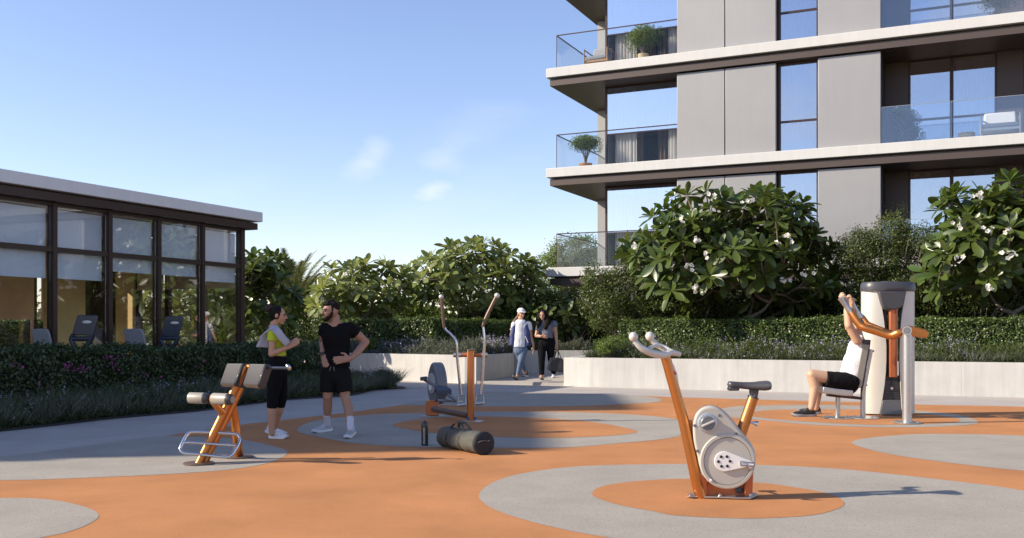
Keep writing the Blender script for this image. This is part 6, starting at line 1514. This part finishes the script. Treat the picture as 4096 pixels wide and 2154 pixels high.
body = HF+[('c', k1(825, 385), .055, k1(845, 440), .06), flatc(k1(855, 465), .15, k1(860, 560), .155, .6), flatc(k1(860, 560), .145, k1(855, 660), .15, .7),
  ('c', k1(958, 450), .062, k1(975, 590, .04), .048), ('c', k1(975, 590, .04), .046, k1(986, 690, .0), .033), ('c', k1(762, 480), .058, k1(738, 585, -.05), .046), ('c', k1(738, 585, -.05), .046, k1(795, 592, -.20), .034),
  ('c', k1(818, 700), .085, k1(803, 860, -.06), .068), ('c', k1(803, 860, -.06), .064, k1(805, 1080, -.08), .042), ('c', k1(898, 700), .085, k1(915, 860, .02), .068), ('c', k1(915, 860, .02), .064, k1(950, 1035, .25), .042)]
body += hand_parts(k1(986, 690, .0), Vector((.02, -.1, -1)), Vector((-.3, -.9, 0)), Vector((1, 0, 0)), 1.25, .6)
body += hand_parts(k1(795, 592, -.20), Vector((1, -.1, -.12)), Vector((0, 0, 1)), Vector((0, -1, 0)), 1.2, .9)
figure('body', body, 'skin', wb_, .011, 2)
face(hc, R, r, u, f, 1.10, wb_, True)
figure('hair', [('b', hc+u*.045-f*.02, (.095, .100, .088), R), ('c', hc-f*.03+r*.085, .055, k1(768, 440, -.06), .065), ('c', hc-f*.03-r*.085, .065, k1(872, 430, -.05), .085), ('c', hc-f*.07, .09, k1(850, 480, .06), .10), ('c', k1(868, 420, -.04), .07, k1(850, 490, -.10), .05), ('c', k1(765, 440, -.06), .055, k1(758, 480, -.07), .035), ('c', hc+u*.09-r*.05+f*.03, .03, hc-r*.09+f*.01-u*.05, .04), ('c', hc+u*.09+r*.05+f*.03, .03, hc+r*.088+f*.01-u*.05, .032)], 'hair', wb_, .010, 1, .010, 30)
figure('t_shirt', [flatc(k1(853, 460), .158, k1(862, 560), .162, .64), flatc(k1(862, 560), .158, k1(858, 622), .158, .72, e1=False), flatc(k1(950, 445), .080, k1(962, 475), .074, e1=False), ('c', k1(958, 440), .08, k1(962, 455), .074), flatc(k1(768, 470), .072, k1(755, 530, -.02), .066, e1=False)], 'slate', wb_, .011, 3, .008, 8)
figure('trousers', [flatc(k1(856, 608), .168, k1(858, 680), .190, .70, e0=False), ('c', k1(808, 680), .118, k1(803, 860, -.06), .086), flatc(k1(803, 860, -.06), .085, k1(805, 1055, -.08), .062, e1=False), ('c', k1(910, 680), .118, k1(915, 860, .02), .086), flatc(k1(915, 860, .02), .085, k1(950, 1035, .25), .062, e1=False)], 'blackcloth', wb_, .011, 3, .006, 9)
g0_ = G(1364, 957, .08); shoe(wb_, g0_+Vector((0, .03, 0)), g0_+Vector((-.04, -.28, 0)), 1.2, 'shoe', 'soleg', pitch=R_(14))
g0_ = G(1392.5, 951, .08); shoe(wb_, g0_+Vector((.0, .12, 0)), g0_+Vector((-.01, -.18, 0)), 1.15, 'shoe', 'sole')
hb_ = thing('handbag', 'black soft holdall hanging from the hand of the dark haired walker', 'bag', k1(985, 1015, .12))
figure('holdall', [('x', [k1(x, y, -.12) for x, y in ((905, 846), (1045, 856), (1085, 900), (1092, 1018), (1060, 1026), (895, 1008), (874, 985))], Vector((0, .22, 0)))], 'canvas2', hb_, .014, 7, .012, 6)
MB().tube(spline([k1(950, 860, -.10), k1(965, 800, -.07), k1(990, 752, -.02), k1(1015, 800, -.06), k1(1040, 865, -.10)], 5), .012, 6).build('carry_handle', 'canvas2', hb_)
MB().tube(spline([k1(955, 860, .18), k1(975, 790, .12), k1(992, 752, .05), k1(1002, 800, .12), k1(998, 865, .18)], 5), .012, 6).build('carry_handle', 'canvas2', hb_)

# ---- the seated man pulling the levers
ma = thing('person', 'seated man in white sleeveless top pulling the machine levers overhead', 'person', G(2060, 1049))
hc = s4(712, 392, -.03); HF, R, r, u, f = head_parts(hc, (-.98, .12, -.05), 1.22, male=True)
hN, hF = s4(672, 935, -.13), s4(672, 935, .13); kN, kF = s4(290, 862, -.15), s4(335, 872, .12)
aN, aF = s4(285, 1185, -.17), s4(330, 1190, .16)
body = HF+[('c', s4(742, 440), .062, s4(752, 500), .075), flatc(s4(745, 560), .17, s4(720, 720), .18, .62, (0, 1, 0)), flatc(s4(720, 720), .175, s4(672, 920), .165, .78, (0, 1, 0)),
  ('c', s4(735, 525, -.22), .072, s4(655, 378, -.27), .056), ('c', s4(652, 378, -.27), .060, s4(638, 240, -.24), .054), ('c', s4(638, 240, -.24), .052, s4(632, 160, -.22), .036),
  ('c', s4(745, 525, .22), .068, s4(700, 350, .20), .054), ('c', s4(698, 350, .20), .056, s4(682, 165, .12), .036),
  ('c', hN, .115, kN, .082), ('c', hF, .115, kF, .080), ('c', kN, .078, s4(318, 985, -.15), .080), ('c', s4(318, 985, -.15), .080, aN, .046), ('c', kF, .076, s4(350, 985, .13), .078), ('c', s4(350, 985, .13), .078, aF, .046)]
def fist(c, ax, s=1.0):
    """fingers wrapped round a bar that runs along ax; c is the bar centre"""
    ax = Vector(ax).normalized(); a = Vector((-1, 0, 0)); a = (a-ax*a.dot(ax)).normalized(); b = ax.cross(a); P = []
    P.append(('c', c-ax*.035*s+b*.028*s, .030*s, c+ax*.035*s+b*.028*s, .032*s))
    for k in range(4):
        o = c+ax*(-.036+.024*k)*s; rr = .042*s
        q = [o+b*.035*s*math.cos(t)*1.1+a*rr*math.sin(t) for t in (0, 1.0, 2.0, 3.0)]
        for i in range(3): P.append(('c', q[i], .0135*s, q[i+1], .0125*s))
    P.append(('c', c+b*.03*s-a*.02*s+ax*.03*s, .015*s, c-b*.02*s-a*.035*s+ax*.01*s, .012*s))
    return P
body += fist(s4(615, 105, -.22), s4(640, 165)-s4(600, 95), 1.45)+[('c', s4(632, 160, -.22), .038, s4(620, 118, -.20), .048)]
body += fist(s4(676, 122, .14), s4(690, 175)-s4(665, 110), 1.3)+[('c', s4(682, 165, .12), .036, s4(680, 130, .15), .042)]
figure('body', body, 'skinlight', ma, .0105, 3)
face(hc, R, r, u, f, 1.22, ma)
figure('hair', [('b', hc+u*.056-f*.024, (.094, .114, .092), R)], 'hairb', ma, .009, 2, .004, 40)
figure('sleeveless_top', [flatc(s4(752, 515), .105, s4(745, 600), .20, .66, (0, 1, 0)), flatc(s4(745, 600), .205, s4(715, 740), .215, .70, (0, 1, 0)), flatc(s4(715, 740), .215, s4(665, 905), .205, .84, (0, 1, 0)), flatc(s4(665, 905), .205, s4(640, 965), .20, .8, (0, 1, 0), e1=False)], 'whitecloth', ma, .011, 4, .014, 6)
figure('shorts', [flatc(s4(680, 900), .185, s4(650, 950), .185, .85, (0, 1, 0)), flatc(hN+Vector((0, 0, .0)), .145, s4(418, 905, -.15), .125, e1=False), flatc(hF, .145, s4(430, 905, .13), .120, e1=False)], 'blackcloth', ma, .011, 4, .010, 7)
for a0, kk in ((aN, -.17), (aF, .16)): pass
gN = G(2052.5, 1049.5); gF = G(2062, 1043)
shoe(ma, gN, gN+Vector((-.385, -.03, 0)), 1.35, 'shoeb', 'soleg'); shoe(ma, gF+Vector((0.02, 0, 0)), gF+Vector((-.35, 0, 0)), 1.35, 'shoeb', 'soleg')

# ------------------------------------------------------------------ smooth finishing
for o in SC.objects:
    if o.type == 'MESH' and o.get('kind') == 'stuff' and o.parent is None and not o.get('label'): pass
